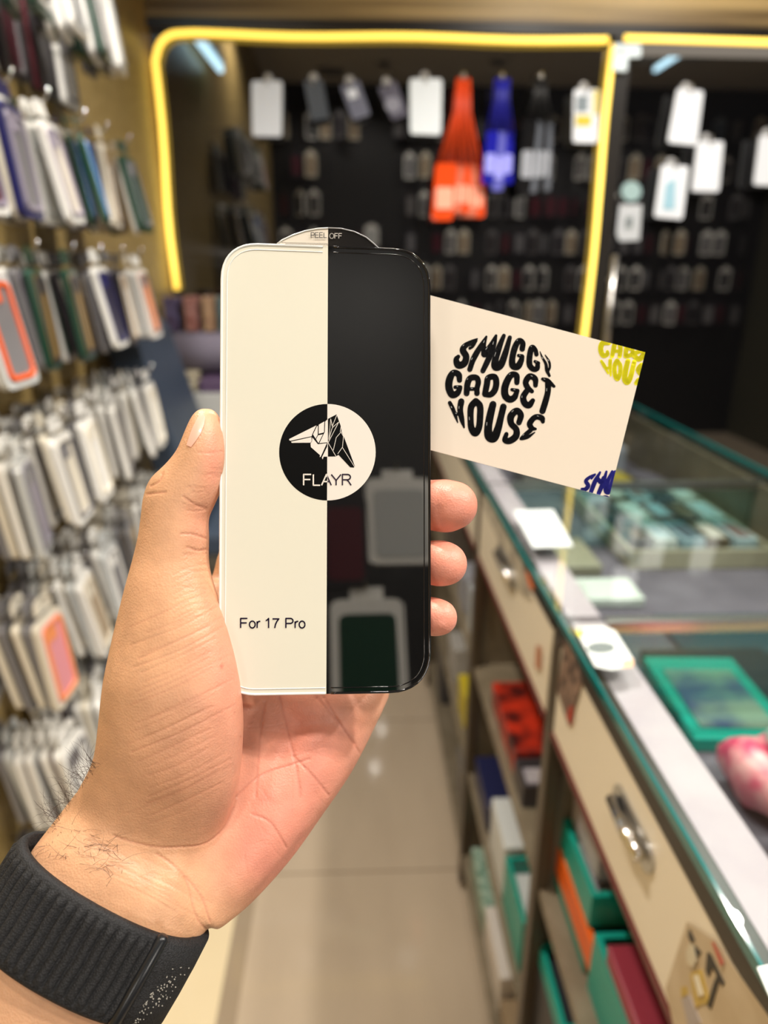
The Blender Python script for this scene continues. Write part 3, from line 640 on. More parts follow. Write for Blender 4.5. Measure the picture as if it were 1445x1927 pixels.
def dense(poly, k=10):
    out = []; n = len(poly)
    for i in range(n):
        a, b = np.array(poly[i]), np.array(poly[(i+1) % n]); m = max(1, int(np.linalg.norm(b-a)/k))
        for j in range(m): out.append(tuple(a+(b-a)*j/m))
    return out
for d_, rr, off in ((1.6, .00042, .0000), (11.5, .00020, .00002)):
    lp = dense(inset(outl, d_))
    L1 = [p for p in lp if p[0] < split(p[1])-1]; R1 = [p for p in lp if p[0] > split(p[1])+1]
    # the white side is entered at the bottom centre, the black one at the top centre
    def order(lst, left):
        k = max(range(len(lst)), key=lambda i: math.hypot(lst[i][0]-lst[i-1][0], lst[i][1]-lst[i-1][1])); return lst[k:]+lst[:k]
    L1 = order(L1, True); R1 = order(R1, False)
    top = lambda y: (split(y), y)
    ptube(L1, rr, 'edge_rim', rimw, off); ptube(R1, rr, 'edge_rim', rimb, off)
tabp = [(521, 459), (531, 451.5), (550, 442.5), (574, 434.5), (598, 430), (617, 429), (642, 430), (667, 436), (689, 446.5), (704, 459), (713, 467.5), (690, 470), (617, 466), (560, 463)]
tw = mat('tab_white', s2l(216, 206, 190), .2, coat=.4); tb = mat('tab_black', s2l(24, 22, 21), .12)
pprism(clipx(tabp, split, True), 'pull_tab', tw, -.0001, .0005); pprism(clipx(tabp, split, False), 'pull_tab', tb, -.0001, .0005)
ptube(tabp[:6], .00022, 'tab_edge', rimw, .0001); ptube(tabp[5:11], .00022, 'tab_edge', mat('tab_glint', (.35, .35, .36), .1), .0001)
inkk = mat('ink_black', (.002, .002, .002), .015, ior=1.7); inkw = mat('ink_white', s2l(222, 214, 204), .16, coat=.5)
inkg = mat('ink_grey', s2l(92, 88, 84), .3); inkl = mat('ink_lightgrey', s2l(170, 164, 156), .3)
mb = MB()
for k in range(30):
    for r_ in range(2):
        x = 531+k*2.9+r_*1.45; y = 456.4+(x-531)*.026+r_*2.2
        if r_*8+531 > x+3: continue
        mb.prism([Q(x+a, y+b, .00052) for a, b in ((-.85, 0), (0, -.85), (.85, 0), (0, .85))], FW, .0001)
o = mb.build('dotted_strip', inkk); o.data.transform(Matrix.Translation(-sp_.location)); o.parent = sp_
disc = ring(616, 851, 90.8, 72)
pprism(clipx(disc, split, True), 'emblem_disc', inkk, .00004, .0001); pprism(clipx(disc, split, False), 'emblem_disc', inkw, .00004, .0001)
E3 = lambda L: [(515+x/7.225, 750+y/7.225) for x, y in L]
def pset(polys, name, m, off, sc=E3):
    mb = MB()
    for pl in polys: mb.add([Q(x, y, off) for x, y in sc(pl)], [tuple(range(len(pl)))])
    o = mb.build(name, m); o.data.transform(Matrix.Translation(-sp_.location)); o.parent = sp_; return o
pset([[(210,550),(580,365),(525,480),(515,512),(228,574),(212,568)], [(235,586),(512,524),(516,575),(500,600),(245,602)], [(590,372),(600,378),(598,490),(570,545),(534,488)],
      [(612,355),(688,312),(683,460),(612,478)], [(700,312),(733,282),(733,595),(622,606),(682,478),(694,460)], [(604,500),(668,486),(608,606),(576,552)],
      [(526,530),(600,622),(722,606),(640,790),(625,797),(630,770),(505,660),(500,612),(520,580)], [(733,640),(733,790),(680,790),(665,828),(655,800)]], 'emblem_figure', inkw, .00010)
pset([[(738,275),(855,215),(915,385),(925,440),(1103,920),(1090,938),(1040,935),(880,765),(845,787),(738,788)]], 'emblem_figure', inkk, .00010)
def lines(segs, w):
    out = []
    for s_ in segs:
        for a, b in zip(s_[:-1], s_[1:]):
            a = np.array(a, float); b = np.array(b, float); t = b-a; t /= np.linalg.norm(t); n = np.array([-t[1], t[0]])*w/2
            out.append([tuple(a+n-t*2), tuple(b+n+t*2), tuple(b-n+t*2), tuple(a-n-t*2)])
    return out
pset(lines([[(775,275),(797,375),(858,225)], [(775,275),(750,548)], [(885,318),(800,392),(788,350)], [(885,318),(740,600),(845,783)], [(800,392),(788,420),(750,560)],
            [(915,455),(850,530),(810,702)], [(915,455),(948,515),(935,660),(872,750)], [(915,380),(905,450)], [(935,665),(1097,925)], [(924,440),(958,525)]], 7), 'emblem_figure', inkw, .00014)

# ================================================================== BUSINESS CARD
DC = .2525
TRc, BRc = np.array([1214., 663.]), np.array([1146., 936.]); ul = np.array([-.9665, -.2565])
cardp = [tuple(TRc+ul*470), tuple(TRc), tuple(BRc), tuple(BRc+ul*470)]
K = lambda x, y, off=0.0: P(x, y, DC-off)
cardm = mat('card_stock', s2l(217, 205, 188), .35, coat=.25)
bc = empty('business_card', K(1000, 740), 'cream shop card with black bubble lettering held behind the screen protector', 'card')
def kadd(mb, name, m):
    o = mb.build(name, m); o.data.transform(Matrix.Translation(-bc.location)); o.parent = bc; return o
kadd(MB().prism([K(*p) for p in cardp], FW, .0005), 'card_stock', cardm)
def clipconv(poly, clip):
    out = list(poly); n = len(clip); c = np.mean(np.array(clip), axis=0)
    for i in range(n):
        a, b = np.array(clip[i]), np.array(clip[(i+1) % n]); t = b-a; nn = np.array([-t[1], t[0]])
        if nn@(c-a) < 0: nn = -nn
        f = lambda p: nn@(np.array(p)-a); res = []; m = len(out)
        for j in range(m):
            p, q = out[j], out[(j+1) % m]; fp, fq = f(p), f(q)
            if fp >= 0: res.append(p)
            if (fp >= 0) != (fq >= 0): s_ = fp/(fp-fq); res.append((p[0]+(q[0]-p[0])*s_, p[1]+(q[1]-p[1])*s_))
        out = res
        if len(out) < 3: return []
    return out
def catmull(pts, n=7):
    p = np.array(pts, float); p = np.vstack([2*p[0]-p[1], p, 2*p[-1]-p[-2]]); out = []
    for i in range(1, len(p)-2):
        for t in np.linspace(0, 1, n, endpoint=False):
            out.append(.5*((2*p[i])+(-p[i-1]+p[i+1])*t+(2*p[i-1]-5*p[i]+4*p[i+1]-p[i+2])*t*t+(-p[i-1]+3*p[i]-3*p[i+1]+p[i+2])*t**3))
    out.append(p[-2]); return np.array(out)
def ink(strokes, org, sc, name, m, off, hl=None):
    mb = MB(); hb = MB(); cl = cardp
    for s_ in strokes:
        c = catmull(s_); c[:, 0] = org[0]+c[:, 0]/sc; c[:, 1] = org[1]+c[:, 1]/sc; c[:, 2] = np.maximum(c[:, 2]/sc*.90, .5)
        for i, (x, y, r) in enumerate(c):
            pl = clipconv([(x+r*math.cos(a), y+r*math.sin(a)) for a in np.linspace(0, 2*math.pi, 14, endpoint=False)], cl)
            if pl: mb.add([K(px_, py_, off) for px_, py_ in pl], [tuple(range(len(pl)))])
            if i:
                x0, y0, r0 = c[i-1]; t = np.array([x-x0, y-y0]); l = np.linalg.norm(t)
                if l < 1e-6: continue
                n = np.array([-t[1], t[0]])/l
                pl = clipconv([(x0+n[0]*r0, y0+n[1]*r0), (x+n[0]*r, y+n[1]*r), (x-n[0]*r, y-n[1]*r), (x0-n[0]*r0, y0-n[1]*r0)], cl)
                if pl: mb.add([K(px_, py_, off) for px_, py_ in pl], [tuple(range(len(pl)))])
        if hl:
            for i0 in (len(c)//4,):
                sg = c[i0:i0+3]
                if len(sg) < 3: continue
                for (xa, ya, ra), (xb, yb_, rb) in zip(sg[:-1], sg[1:]):
                    o1 = np.array([-.42*ra, -.35*ra]); t = np.array([xb-xa, yb_-ya]); l = np.linalg.norm(t)+1e-9; n = np.array([-t[1], t[0]])/l*.22
                    hb.add([K(xa+o1[0]+n[0], ya+o1[1]+n[1], off*1.6), K(xb+o1[0]+n[0], yb_+o1[1]+n[1], off*1.6), K(xb+o1[0]-n[0], yb_+o1[1]-n[1], off*1.6), K(xa+o1[0]-n[0], ya+o1[1]-n[1], off*1.6)], [(0, 1, 2, 3)])
    o = kadd(mb, name, m)
    if hl and hb.v:
        h = hb.build('highlight_print', hl); h.data.transform(Matrix.Translation(-bc.location)); h.parent = o
    return o
ell = lambda cx_, cy_, rx, ry, n=18: [(cx_+rx*math.cos(a), cy_+ry*math.sin(a)) for a in np.linspace(0, 2*math.pi, n+1)]
arc_ = lambda cx_, cy_, rx, ry, a0, a1, n=9: [(cx_+rx*math.cos(math.radians(a)), cy_+ry*math.sin(math.radians(a))) for a in np.linspace(a0, a1, n)]
GL = {'F': ([[(0, 0), (0, 1), (.62, 1)], [(0, .53), (.55, .53)]], .80), 'L': ([[(0, 1), (0, 0), (.56, 0)]], .70), 'A': ([[(-.02, 0), (.38, 1), (.78, 0)], [(.12, .34), (.64, .34)]], .80),
 'Y': ([[(-.02, 1), (.38, .45), (.78, 1)], [(.38, .45), (.38, 0)]], .90), 'R': ([[(0, 0), (0, 1), (.42, 1)]+arc_(.42, .755, .24, .245, 90, -90)+[(0, .51)], [(.36, .51), (.50, .36), (.72, 0)]], .86),
 'P': ([[(0, 0), (0, 1), (.40, 1)]+arc_(.40, .74, .25, .26, 90, -90)+[(0, .48)]], .84), 'E': ([[(.62, 1), (0, 1), (0, 0), (.65, 0)], [(0, .53), (.58, .53)]], .84),
 'O': ([ell(.42, .5, .42, .5)], 1.02), 'o': ([ell(.26, .36, .26, .36)], .70), 'r': ([[(0, 0), (0, .70)], [(0, .42), (.06, .60), (.16, .69), (.29, .69)]], .37),
 '1': ([[(.02, .76), (.16, .86), (.27, 1), (.27, 0)]], .62), '7': ([[(0, .95), (.58, .95), (.40, .68), (.27, .36), (.21, 0)]], .82), ' ': ([], .40)}
def stext(body, x0, x1, yb, ytop, wpx, name, m, off=.00012, clip=None):
    tot = 0; segs = []
    for ch_ in body:
        st, adv = GL[ch_]
        segs += [[(tot+x, y) for x, y in q] for q in st]; tot += adv
    a = min(x for q in segs for x, _ in q); b = max(x for q in segs for x, _ in q); mb = MB()
    for q in segs:
        pp = [(x0+wpx/2+(x-a)/(b-a)*(x1-x0-wpx), yb-wpx/2-y*(yb-ytop-wpx)) for x, y in q]
        for i, (x, y) in enumerate(pp):
            pls = []
            if 0 < i < len(pp)-1: pls.append([(x+wpx/2*math.cos(t), y+wpx/2*math.sin(t)) for t in np.linspace(0, 2*math.pi, 10, endpoint=False)])
            if i:
                xa_, ya_ = pp[i-1]; t = np.array([x-xa_, y-ya_]); t /= np.linalg.norm(t); n_ = np.array([-t[1], t[0]])*wpx/2
                pls.append([(xa_+n_[0], ya_+n_[1]), (x+n_[0], y+n_[1]), (x-n_[0], y-n_[1]), (xa_-n_[0], ya_-n_[1])])
            for pl in pls:
                if clip: pl = clipconv(pl, clip)
                if len(pl) > 2: mb.add([Q(u, v, off) for u, v in pl], [tuple(range(len(pl)))])
    o = mb.build(name, m); o.data.transform(Matrix.Translation(-sp_.location)); o.parent = sp_; return o
stext('PEEL', 584.5, 615.5, 448, 437, 1.5, 'tab_lettering', inkg, .0004); stext('OFF', 619.5, 644, 449.5, 438.5, 1.5, 'tab_lettering', inkl, .0004)
stext('FLAYR', 570, 662, 914.5, 891.5, 2.6, 'brand_lettering', inkw, .00016, [(500, 800), (616, 800), (616, 1000), (500, 1000)])
stext('FLAYR', 570, 662, 914.5, 891.5, 2.6, 'brand_lettering', mat('ink_plum', s2l(52, 42, 56), .1), .00016, [(616, 800), (700, 800), (700, 1000), (616, 1000)])
stext('For 17 Pro', 451.5, 575, 1183, 1162.5, 2.5, 'model_lettering', mat('ink_navy', s2l(30, 20, 44), .1), .00016)
LOGO = [
 [(450,160,10),(400,190,26),(320,235,34),(295,285,40),(330,350,40),(310,425,42),(245,445,44),(222,385,34),(245,352,24)], [(370,262,18),(400,235,24),(440,180,16)],
 [(370,492,32),(400,400,34),(440,320,36),(500,220,28),(550,135,13)], [(550,135,13),(522,240,28),(530,325,42)], [(530,325,42),(592,235,28),(655,125,17)], [(655,125,17),(630,230,30),(577,370,36),(512,508,31)],
 [(740,125,24),(690,250,36),(645,400,42),(650,465,46),(705,445,44),(755,320,38),(805,145,26)],
 [(940,270,34),(945,205,34),(905,180,34),(862,250,38),(832,370,38),(838,450,42),(890,460,42),(925,405,36),(940,355,28)], [(940,350,26),(900,340,20)],
 [(1095,330,26),(1082,280,28),(1045,255,34),(1022,340,36),(1020,440,36),(1060,488,34),(1102,480,32),(1108,430,28)], [(1115,425,24),(1078,405,18)],
 [(1133,298,5),(1158,360,12),(1196,430,18),(1208,500,22),(1236,562,16)], [(1190,335,6),(1232,405,14),(1240,470,14),(1222,505,18)],
 [(258,610,32),(248,548,38),(190,530,38),(150,600,44),(143,690,44),(178,765,44),(232,752,38),(262,700,30)], [(268,685,24),(210,685,22)],
 [(335,752,36),(345,650,38),(375,588,38),(440,582,36),(462,630,34),(448,700,32),(448,752,34)], [(370,705,22),(440,705,22)],
 [(535,760,36),(555,660,38),(572,585,38),(640,575,38),(658,640,38),(640,720,38),(595,765,36),(535,765,32)],
 [(882,635,32),(878,560,36),(825,550,38),(780,610,42),(750,700,44),(758,780,44),(805,818,42),(855,795,38),(880,740,30)], [(888,725,26),(828,712,20)],
 [(1085,665,28),(1080,595,36),(1020,568,38),(978,630,36),(1000,690,34),(1045,730,26)], [(1000,710,34),(952,790,38),(968,860,40),(1015,880,40),(1055,830,28)],
 [(1162,596,20),(1215,618,32),(1286,676,18)], [(1222,640,38),(1218,740,36),(1190,850,38),(1160,945,38)],
 [(152,855,24),(185,920,26),(215,1000,20),(238,1070,7)], [(277,840,38),(265,930,36),(285,1040,30),(308,1125,10)], [(200,970,18),(265,985,22)],
 [(435,840,42),(385,900,40),(378,1020,38),(388,1130,40),(430,1182,46),(470,1120,40),(482,1000,40),(480,890,40),(435,840,42)],
 [(622,872,42),(595,980,46),(570,1120,48),(580,1220,54),(632,1235,54),(675,1140,46),(708,1010,40),(735,898,40)],
 [(905,1070,34),(925,990,38),(880,942,40),(818,1000,44),(820,1080,38),(875,1145,38),(870,1220,42),(805,1268,40),(752,1260,34),(768,1195,26)],
 [(1165,1060,24),(1150,1020,36),(1080,1012,34),(1022,1080,36),(1045,1130,30),(1085,1140,16)], [(1030,1155,28),(970,1205,26),(925,1248,16),(1000,1228,20),(1075,1178,8)]]
ink(LOGO, (820, 610), 5.78, 'round_lettering', mat('card_ink', (.008, .008, .009), .15, coat=.5), .0001, mat('highlight_ink', (.8, .8, .78), .3))
YEL = [[(440,140,36),(372,150,34),(352,220,32),(380,285,30),(425,272,26),(425,240,18)], [(478,292,26),(495,210,30),(510,140,30)], [(560,140,30),(570,220,28),(560,295,26)], [(490,235,22),(560,240,22)],
       [(625,290,28),(632,220,28)], [(632,190,30),(700,225,24),(690,275,26),(630,295,26)], [(715,285,30),(770,325,32),(815,290,34),(825,240,26)],[(720,260,28),(790,240,22)],
       [(358,345,16),(392,400,22),(435,482,12)], [(458,335,22),(455,400,22),(464,508,11)], [(400,420,16),(455,425,16)], [(532,345,30),(505,400,28),(508,490,28),(535,542,30),(562,490,26),(568,400,26),(532,345,30)],
       [(652,345,30),(628,440,34),(615,540,34),(645,580,34),(680,520,32),(722,355,28)], [(800,390,30),(768,440,34),(790,490,28)], [(742,590,26),(765,550,24)]]
ink(YEL, (1070, 620), 5.84, 'yellow_lettering', mat('yellow_ink', s2l(238, 230, 4), .4), .0001)
BLU = [[(292,1588,8),(235,1620,18),(190,1665,24),(215,1715,26),(185,1755,26),(145,1755,18)], [(250,1640,12),(292,1595,10)], [(245,1785,26),(290,1670,28),(345,1570,14)], [(320,1640,26),(355,1680,26),(385,1630,24)],
       [(415,1562,14),(380,1680,28),(330,1800,26)], [(478,1558,14),(425,1680,28),(410,1770,30),(450,1770,30),(510,1570,26)], [(360,1845,18),(405,1838,18),(440,1850,16)]]
ink(BLU, (1070, 620), 5.84, 'blue_lettering', mat('blue_ink', s2l(30, 30, 130), .3), .0001)
# ================================================================== HAND
HP = []     # pieces of the hand mesh
def loft(secs, n=28, p=2.0, sub=5):
    """secs: (Lx, Ly, Rx, Ry, depthL, depthR, half thickness front, half thickness back)"""
    S = catmull([s_ if len(s_) == 8 else (*s_, s_[-1]) for s_ in secs], sub); vs = []; m = len(S)
    for (lx, ly, rx, ry, dl, dr, tf, tk) in S:
        Lp, Rp = P(lx, ly, dl), P(rx, ry, dr); c = (Lp+Rp)/2; a = (Rp-Lp)/2; an = a/np.linalg.norm(a)
        view = c-CAM; view /= np.linalg.norm(view); b = view-an*(view@an); b /= np.linalg.norm(b)
        for j in range(n):
            q = 2*math.pi*j/n; cu, su = math.cos(q), math.sin(q); e = 2/p
            u = math.copysign(abs(cu)**e, cu); v = math.copysign(abs(su)**e, su)
            vs.append(c+a*u+b*v*(tk if v > 0 else tf))
    fs = [(i*n+j, i*n+(j+1) % n, (i+1)*n+(j+1) % n, (i+1)*n+j) for i in range(m-1) for j in range(n)]
    fs += [tuple(range(n))[::-1], tuple(range((m-1)*n, m*n))]
    HP.append((vs, fs))
def finger(pts, sub=6, n=20):   # (px, py, depth, radius)
    S = catmull(pts, sub); path = [P(x, y, d) for x, y, d, r in S]; rs = [r for *_, r in S]
    # round tip
    t = path[-1]-path[-2]; t /= np.linalg.norm(t); e = path[-1]; r = rs[-1]
    for a in (25, 45, 62, 76, 86): path.append(e+t*r*math.sin(math.radians(a))); rs.append(r*math.cos(math.radians(a)))
    mb = MB().tube(path, rs, n); HP.append((mb.v, mb.f))
# forearm to wrist to hand root
loft([(-190, 1990, 250, 2260, .216, .216, .0155), (-90, 1790, 262, 2010, .222, .222, .0155), (14, 1668, 330, 1868, .2270, .2275, .0158), (62, 1596, 372, 1778, .2315, .2325, .0165),
      (92, 1556, 398, 1738, .2350, .2370, .0182), (128, 1508, 436, 1704, .239, .244, .0175), (158, 1470, 482, 1660, .243, .251, .0175)], p=2.15)
# thenar eminence and thumb
loft([(118, 1532, 350, 1650, .238, .244, .0175, .018), (150, 1480, 412, 1568, .237, .238, .0185, .018), (180, 1432, 444, 1492, .235, .232, .0192, .018), (193, 1360, 455, 1402, .233, .2285, .0190, .018), (203, 1290, 454, 1322, .232, .2262, .0185, .016),
      (216, 1222, 443, 1250, .232, .2262, .0165, .014), (230, 1160, 425, 1180, .232, .2270, .015, .013), (245, 1100, 403, 1112, .232, .228, .0135, .013), (258, 1048, 390, 1058, .232, .229, .012, .012),
      (265, 1005, 391, 1015, .231, .230, .0115, .0115), (270, 968, 390, 978, .231, .230, .0112, .0112), (274, 935, 394, 966, .231, .230, .0112, .0112), (286, 902, 411, 930, .231, .230, .0108, .0108),
      (312, 876, 421, 895, .2305, .230, .0102, .0102), (335, 848, 425, 860, .230, .2295, .0096, .0096), (347, 820, 423, 826, .230, .2295, .0088, .0088), (357, 795, 417, 799, .230, .2295, .0072, .0074), (366, 777, 409, 779, .230, .2295, .005, .005), (377, 768, 399, 769, .230, .2295, .0025, .0025)], p=2.1)
# palm slab
loft([(150, 1560, 408, 1752, .236, .238, .015, .018), (210, 1470, 470, 1700, .244, .248, .016, .016), (280, 1370, 545, 1618, .252, .254, .015, .015), (335, 1280, 606, 1534, .258, .259, .014, .015), (372, 1200, 660, 1456, .264, .263, .013, .014),
      (392, 1120, 696, 1385, .269, .267, .012, .014), (402, 1060, 718, 1315, .272, .270, .011, .013), (425, 1010, 722, 1250, .276, .274, .010, .012)], p=2.4)
# hypothenar mound and pad below the little finger
loft([(330, 1640, 412, 1742, .238, .240, .010, .015), (380, 1560, 486, 1672, .245, .247, .013, .015), (440, 1480, 556, 1590, .251, .253, .014, .015), (500, 1400, 622, 1506, .257, .258, .014, .015), (560, 1330, 676, 1424, .262, .263, .013, .014), (610, 1270, 714, 1350, .268, .268, .011, .013)], p=2.0)
finger([(520, 1300, .266, .012), (590, 1320, .262, .012), (660, 1330, .264, .0105), (690, 1300, .268, .009)])
# web between thumb and index
loft([(330, 1300, 480, 1330, .246, .252, .010, .012), (345, 1200, 470, 1230, .246, .260, .009, .012), (352, 1120, 440, 1150, .246, .264, .008, .011), (362, 1085, 430, 1095, .250, .268, .006, .009)], p=2.0)
# fingers: root in the palm, bend behind the protector, pads come round its right edge
finger([(455, 1180, .270, .0115), (462, 1080, .280, .0112), (500, 960, .292, .0105), (580, 900, .288, .0095), (660, 872, .276, .0088), (715, 862, .268, .0082)])
finger([(530, 1190, .272, .0115), (580, 1080, .290, .0112), (650, 985, .300, .0102), (740, 950, .284, .0095), (800, 950, .260, .0092), (838, 952, .246, .0095), (852, 951, .2425, .0088)])
finger([(610, 1230, .272, .011), (665, 1140, .290, .0108), (720, 1070, .296, .0098), (780, 1060, .276, .0088), (812, 1059, .254, .0082), (828, 1060, .245, .0082), (838, 1061, .2415, .0078)])
finger([(672, 1280, .270, .0100), (715, 1210, .284, .0095), (760, 1160, .284, .0084), (790, 1158, .264, .0074), (806, 1159, .250, .0069), (818, 1161, .243, .0068), (827, 1162, .240, .0064)])
mb = MB()
for v, f in HP: mb.add(v, f)
skin = bpy.data.materials.new('skin'); tmp = mb.build('person', skin)
md = tmp.modifiers.new('r', 'REMESH'); md.mode = 'VOXEL'; md.voxel_size = .00095; md.use_smooth_shade = True
md = tmp.modifiers.new('s', 'SMOOTH'); md.iterations = 16; md.factor = .5
bpy.context.view_layer.update(); dg = bpy.context.evaluated_depsgraph_get(); m2 = bpy.data.meshes.new_from_object(tmp.evaluated_get(dg)); tmp.modifiers.clear(); tmp.data = m2
# blend the heel of the hand softly into the wrist
g = tmp.vertex_groups.new(name='heel'); cc = np.empty(len(m2.vertices)*3); m2.vertices.foreach_get('co', cc); rl = cc.reshape(-1, 3)-CAM; dd = rl@FW
qx = CX+FPX*(rl@RT)/dd; qy = CY-FPX*(rl@UP)/dd; ang_ = math.radians(20); ux = (qx-270)*math.cos(ang_)+(qy-1585)*math.sin(ang_); uy = -(qx-270)*math.sin(ang_)+(qy-1585)*math.cos(ang_)
wt = np.exp(-(ux/190)**4-(uy/75)**4); wt = np.maximum(wt, .8*np.exp(-((qx-395)/22)**2-((qy-1070)/30)**2))
for i in np.nonzero(wt > .04)[0]: g.add([int(i)], float(wt[i]), 'REPLACE')
md = tmp.modifiers.new('h', 'SMOOTH'); md.iterations = 130; md.factor = .5; md.vertex_group = 'heel'
md = tmp.modifiers.new('u', 'SUBSURF'); md.levels = 1; md.render_levels = 1
bpy.context.view_layer.update(); dg = bpy.context.evaluated_depsgraph_get(); hm = bpy.data.meshes.new_from_object(tmp.evaluated_get(dg)); bpy.data.objects.remove(tmp, do_unlink=True)
n = len(hm.vertices); co = np.empty(n*3); hm.vertices.foreach_get('co', co); co = co.reshape(-1, 3)
no = np.empty(n*3); hm.vertices.foreach_get('normal', no); no = no.reshape(-1, 3)
rel = co-CAM; dep = rel@FW; px = CX+FPX*(rel@RT)/dep; py = CY-FPX*(rel@UP)/dep
view = rel/np.linalg.norm(rel, axis=1)[:, None]; front = np.clip(-(no*view).sum(1)*2.0, 0, 1)
front = front*(dep < .268)
def segdist(pts, idx):
    d = np.full(len(idx), 1e9)
    for a, b in zip(pts[:-1], pts[1:]):
        ax, ay = a; bx, by = b; l2 = (bx-ax)**2+(by-ay)**2+1e-9
        t = np.clip(((px[idx]-ax)*(bx-ax)+(py[idx]-ay)*(by-ay))/l2, 0, 1)
        d = np.minimum(d, np.hypot(px[idx]-ax-t*(bx-ax), py[idx]-ay-t*(by-ay)))
    return d
gro = np.zeros(n); redl = np.zeros(n)
def crease(pts, depth, sig, red=.6):
    pts = [tuple(p[:2]) for p in catmull(pts, 5)] if len(pts) > 2 else pts
    P_ = np.array(pts); m = (px > P_[:, 0].min()-12) & (px < P_[:, 0].max()+12) & (py > P_[:, 1].min()-12) & (py < P_[:, 1].max()+12) & (front > 0)
    idx = np.nonzero(m)[0]
    if len(idx) == 0: return
    d = segdist(pts, idx); g = np.exp(-(d/sig)**2)
    gro[idx] += g*depth*front[idx]; redl[idx] = np.maximum(redl[idx], g*red*front[idx])
MAJ = [[(526,1312),(540,1370),(553,1424),(562,1470),(566,1500)], [(498,1322),(490,1380),(486,1430),(481,1499)], [(596,1312),(625,1345),(649,1375),(678,1418)], [(610,1312),(640,1362),(668,1400)],
       [(445,1499),(475,1470),(503,1453),(545,1440),(582,1428)], [(474,1532),(500,1542),(516,1557),(539,1595)], [(553,1424),(590,1462),(618,1496)],
       [(214,1573),(250,1585),(294,1594),(340,1594),(385,1588),(420,1560),(440,1520)], [(294,1607),(322,1625),(346,1649),(358,1680),(363,1704),(372,1730),(386,1748)], [(350,1650),(380,1690),(395,1735)],
       [(345,934),(366,949),(388,957)], [(339,1004),(365,1006),(390,1014)], [(352,1030),(372,1036),(391,1034)], [(276,930),(292,928),(312,926)], [(283,915),(300,905),(306,890)]]
for c_ in MAJ: crease(c_, .00030, 2.1, .55)
rs = random.Random(4)
for y in range(1180, 1570, 15):      # fine diagonal wrinkles over the thenar
    x0 = rs.uniform(235, 285); x1 = rs.uniform(380, 440); y0 = y+rs.uniform(-6, 6)
    crease([(x0, y0), ((x0+x1)/2, y0-(x1-x0)*.20+rs.uniform(-4, 4)), (x1, y0-(x1-x0)*.46)], rs.uniform(.00006, .00018), rs.uniform(1.6, 2.3), rs.uniform(.12, .35))
for k in range(16):                  # across the wrist
    x0 = rs.uniform(150, 300); y0 = 1560+(x0-150)*.42+rs.uniform(0, 80); l = rs.uniform(50, 120)
    crease([(x0, y0), (x0+l*.5, y0+l*.24+rs.uniform(-3, 3)), (x0+l, y0+l*.52)], rs.uniform(.00005, .00014), 2.0, .2)
for k in range(26):                  # palm
    x0 = rs.uniform(450, 620); y0 = rs.uniform(1330, 1600); l = rs.uniform(30, 90); a = rs.uniform(-.5, 1.7)
    crease([(x0, y0), (x0+l*.5*math.cos(a), y0+l*.5*math.sin(a)+rs.uniform(-4, 4)), (x0+l*math.cos(a), y0+l*math.sin(a))], rs.uniform(.00003, .00008), 1.5, .16)
for k in range(18):                  # thumb
    y0 = rs.choice([rs.uniform(845, 900), rs.uniform(905, 1110)]); x1 = 418 if y0 < 905 else 388; l = rs.uniform(18, 48)
    crease([(x1, y0), (x1-l*.5, y0+rs.uniform(-2, 5)), (x1-l, y0+rs.uniform(-4, 4))], rs.uniform(.00006, .00016), 1.8, .2)
for k in range(9):
    y0 = 1062+k*12; crease([(325, y0+20), (360, y0+4), (392, y0)], .00008, 1.8, .2)
# bumps of tendon and pads
def mound(x, y, sx, sy, h):
    global co
    g = np.exp(-((px-x)/sx)**2-((py-y)/sy)**2)*front*h; co = co-view*g[:, None]
mound(520, 1560, 60, 80, .0012); mound(600, 1400, 55, 50, .0010); mound(520, 1380, 50, 60, -.0016); mound(330, 1650, 18, 40, .0010); mound(260, 1620, 20, 40, -.0006)
co = co-no*gro[:, None]
hm.vertices.foreach_set('co', co.ravel())
# skin tone: pinker palm and pads, tan wrist and back of the thumb
def gs(x, y, sx, sy): return np.exp(-((px-x)/sx)**2-((py-y)/sy)**2)
pink = np.clip(1.0*gs(590, 1420, 150, 190)+.9*gs(500, 1600, 90, 110)+.75*gs(405, 870, 26, 75)+.55*gs(425, 1240, 55, 130)+.5*gs(375, 990, 30, 60)+.25*gs(360, 1420, 100, 120)+1.0*(px > 780), 0, 1)
knu = np.clip(gs(375, 1010, 40, 70)*.25+gs(370, 1240, 40, 60)*.2, 0, 1)
tan_ = np.array(s2l(208, 158, 120)); pk_ = np.array(s2l(220, 144, 122)); rd_ = np.array(s2l(172, 92, 74))
colr = tan_[None]*(1-pink[:, None])+pk_[None]*pink[:, None]; colr = colr*(1-knu[:, None]*.3)
spot = np.exp(-(((px-417)/3.2)**2+((py-1254)/4.5)**2))+.6*np.exp(-(((px-441)/2.0)**2+((py-1340)/2.0)**2))+.8*np.exp(-(((px-453)/1.5)**2+((py-1386)/1.5)**2))
redl = np.clip(redl*.55+spot*.7, 0, .85)*(front > 0); colr = colr*(1-redl[:, None])+rd_[None]*redl[:, None]
at = hm.color_attributes.new('tone', 'FLOAT_COLOR', 'POINT'); at.data.foreach_set('color', np.hstack([colr, np.ones((n, 1))]).ravel())
skin.use_nodes = True; nt = skin.node_tree; b = nt.nodes['Principled BSDF']; N = nt.nodes.new; L = nt.links.new
a_ = N('ShaderNodeAttribute'); a_.attribute_name = 'tone'; tc = N('ShaderNodeTexCoord')
nz = N('ShaderNodeTexNoise'); nz.inputs['Scale'].default_value = 140; nz.inputs['Detail'].default_value = 5; L(tc.outputs['Object'], nz.inputs['Vector'])
hs = N('ShaderNodeHueSaturation'); mr = N('ShaderNodeMapRange'); mr.inputs[1].default_value = .3; mr.inputs[2].default_value = .7; mr.inputs[3].default_value = .90; mr.inputs[4].default_value = 1.08
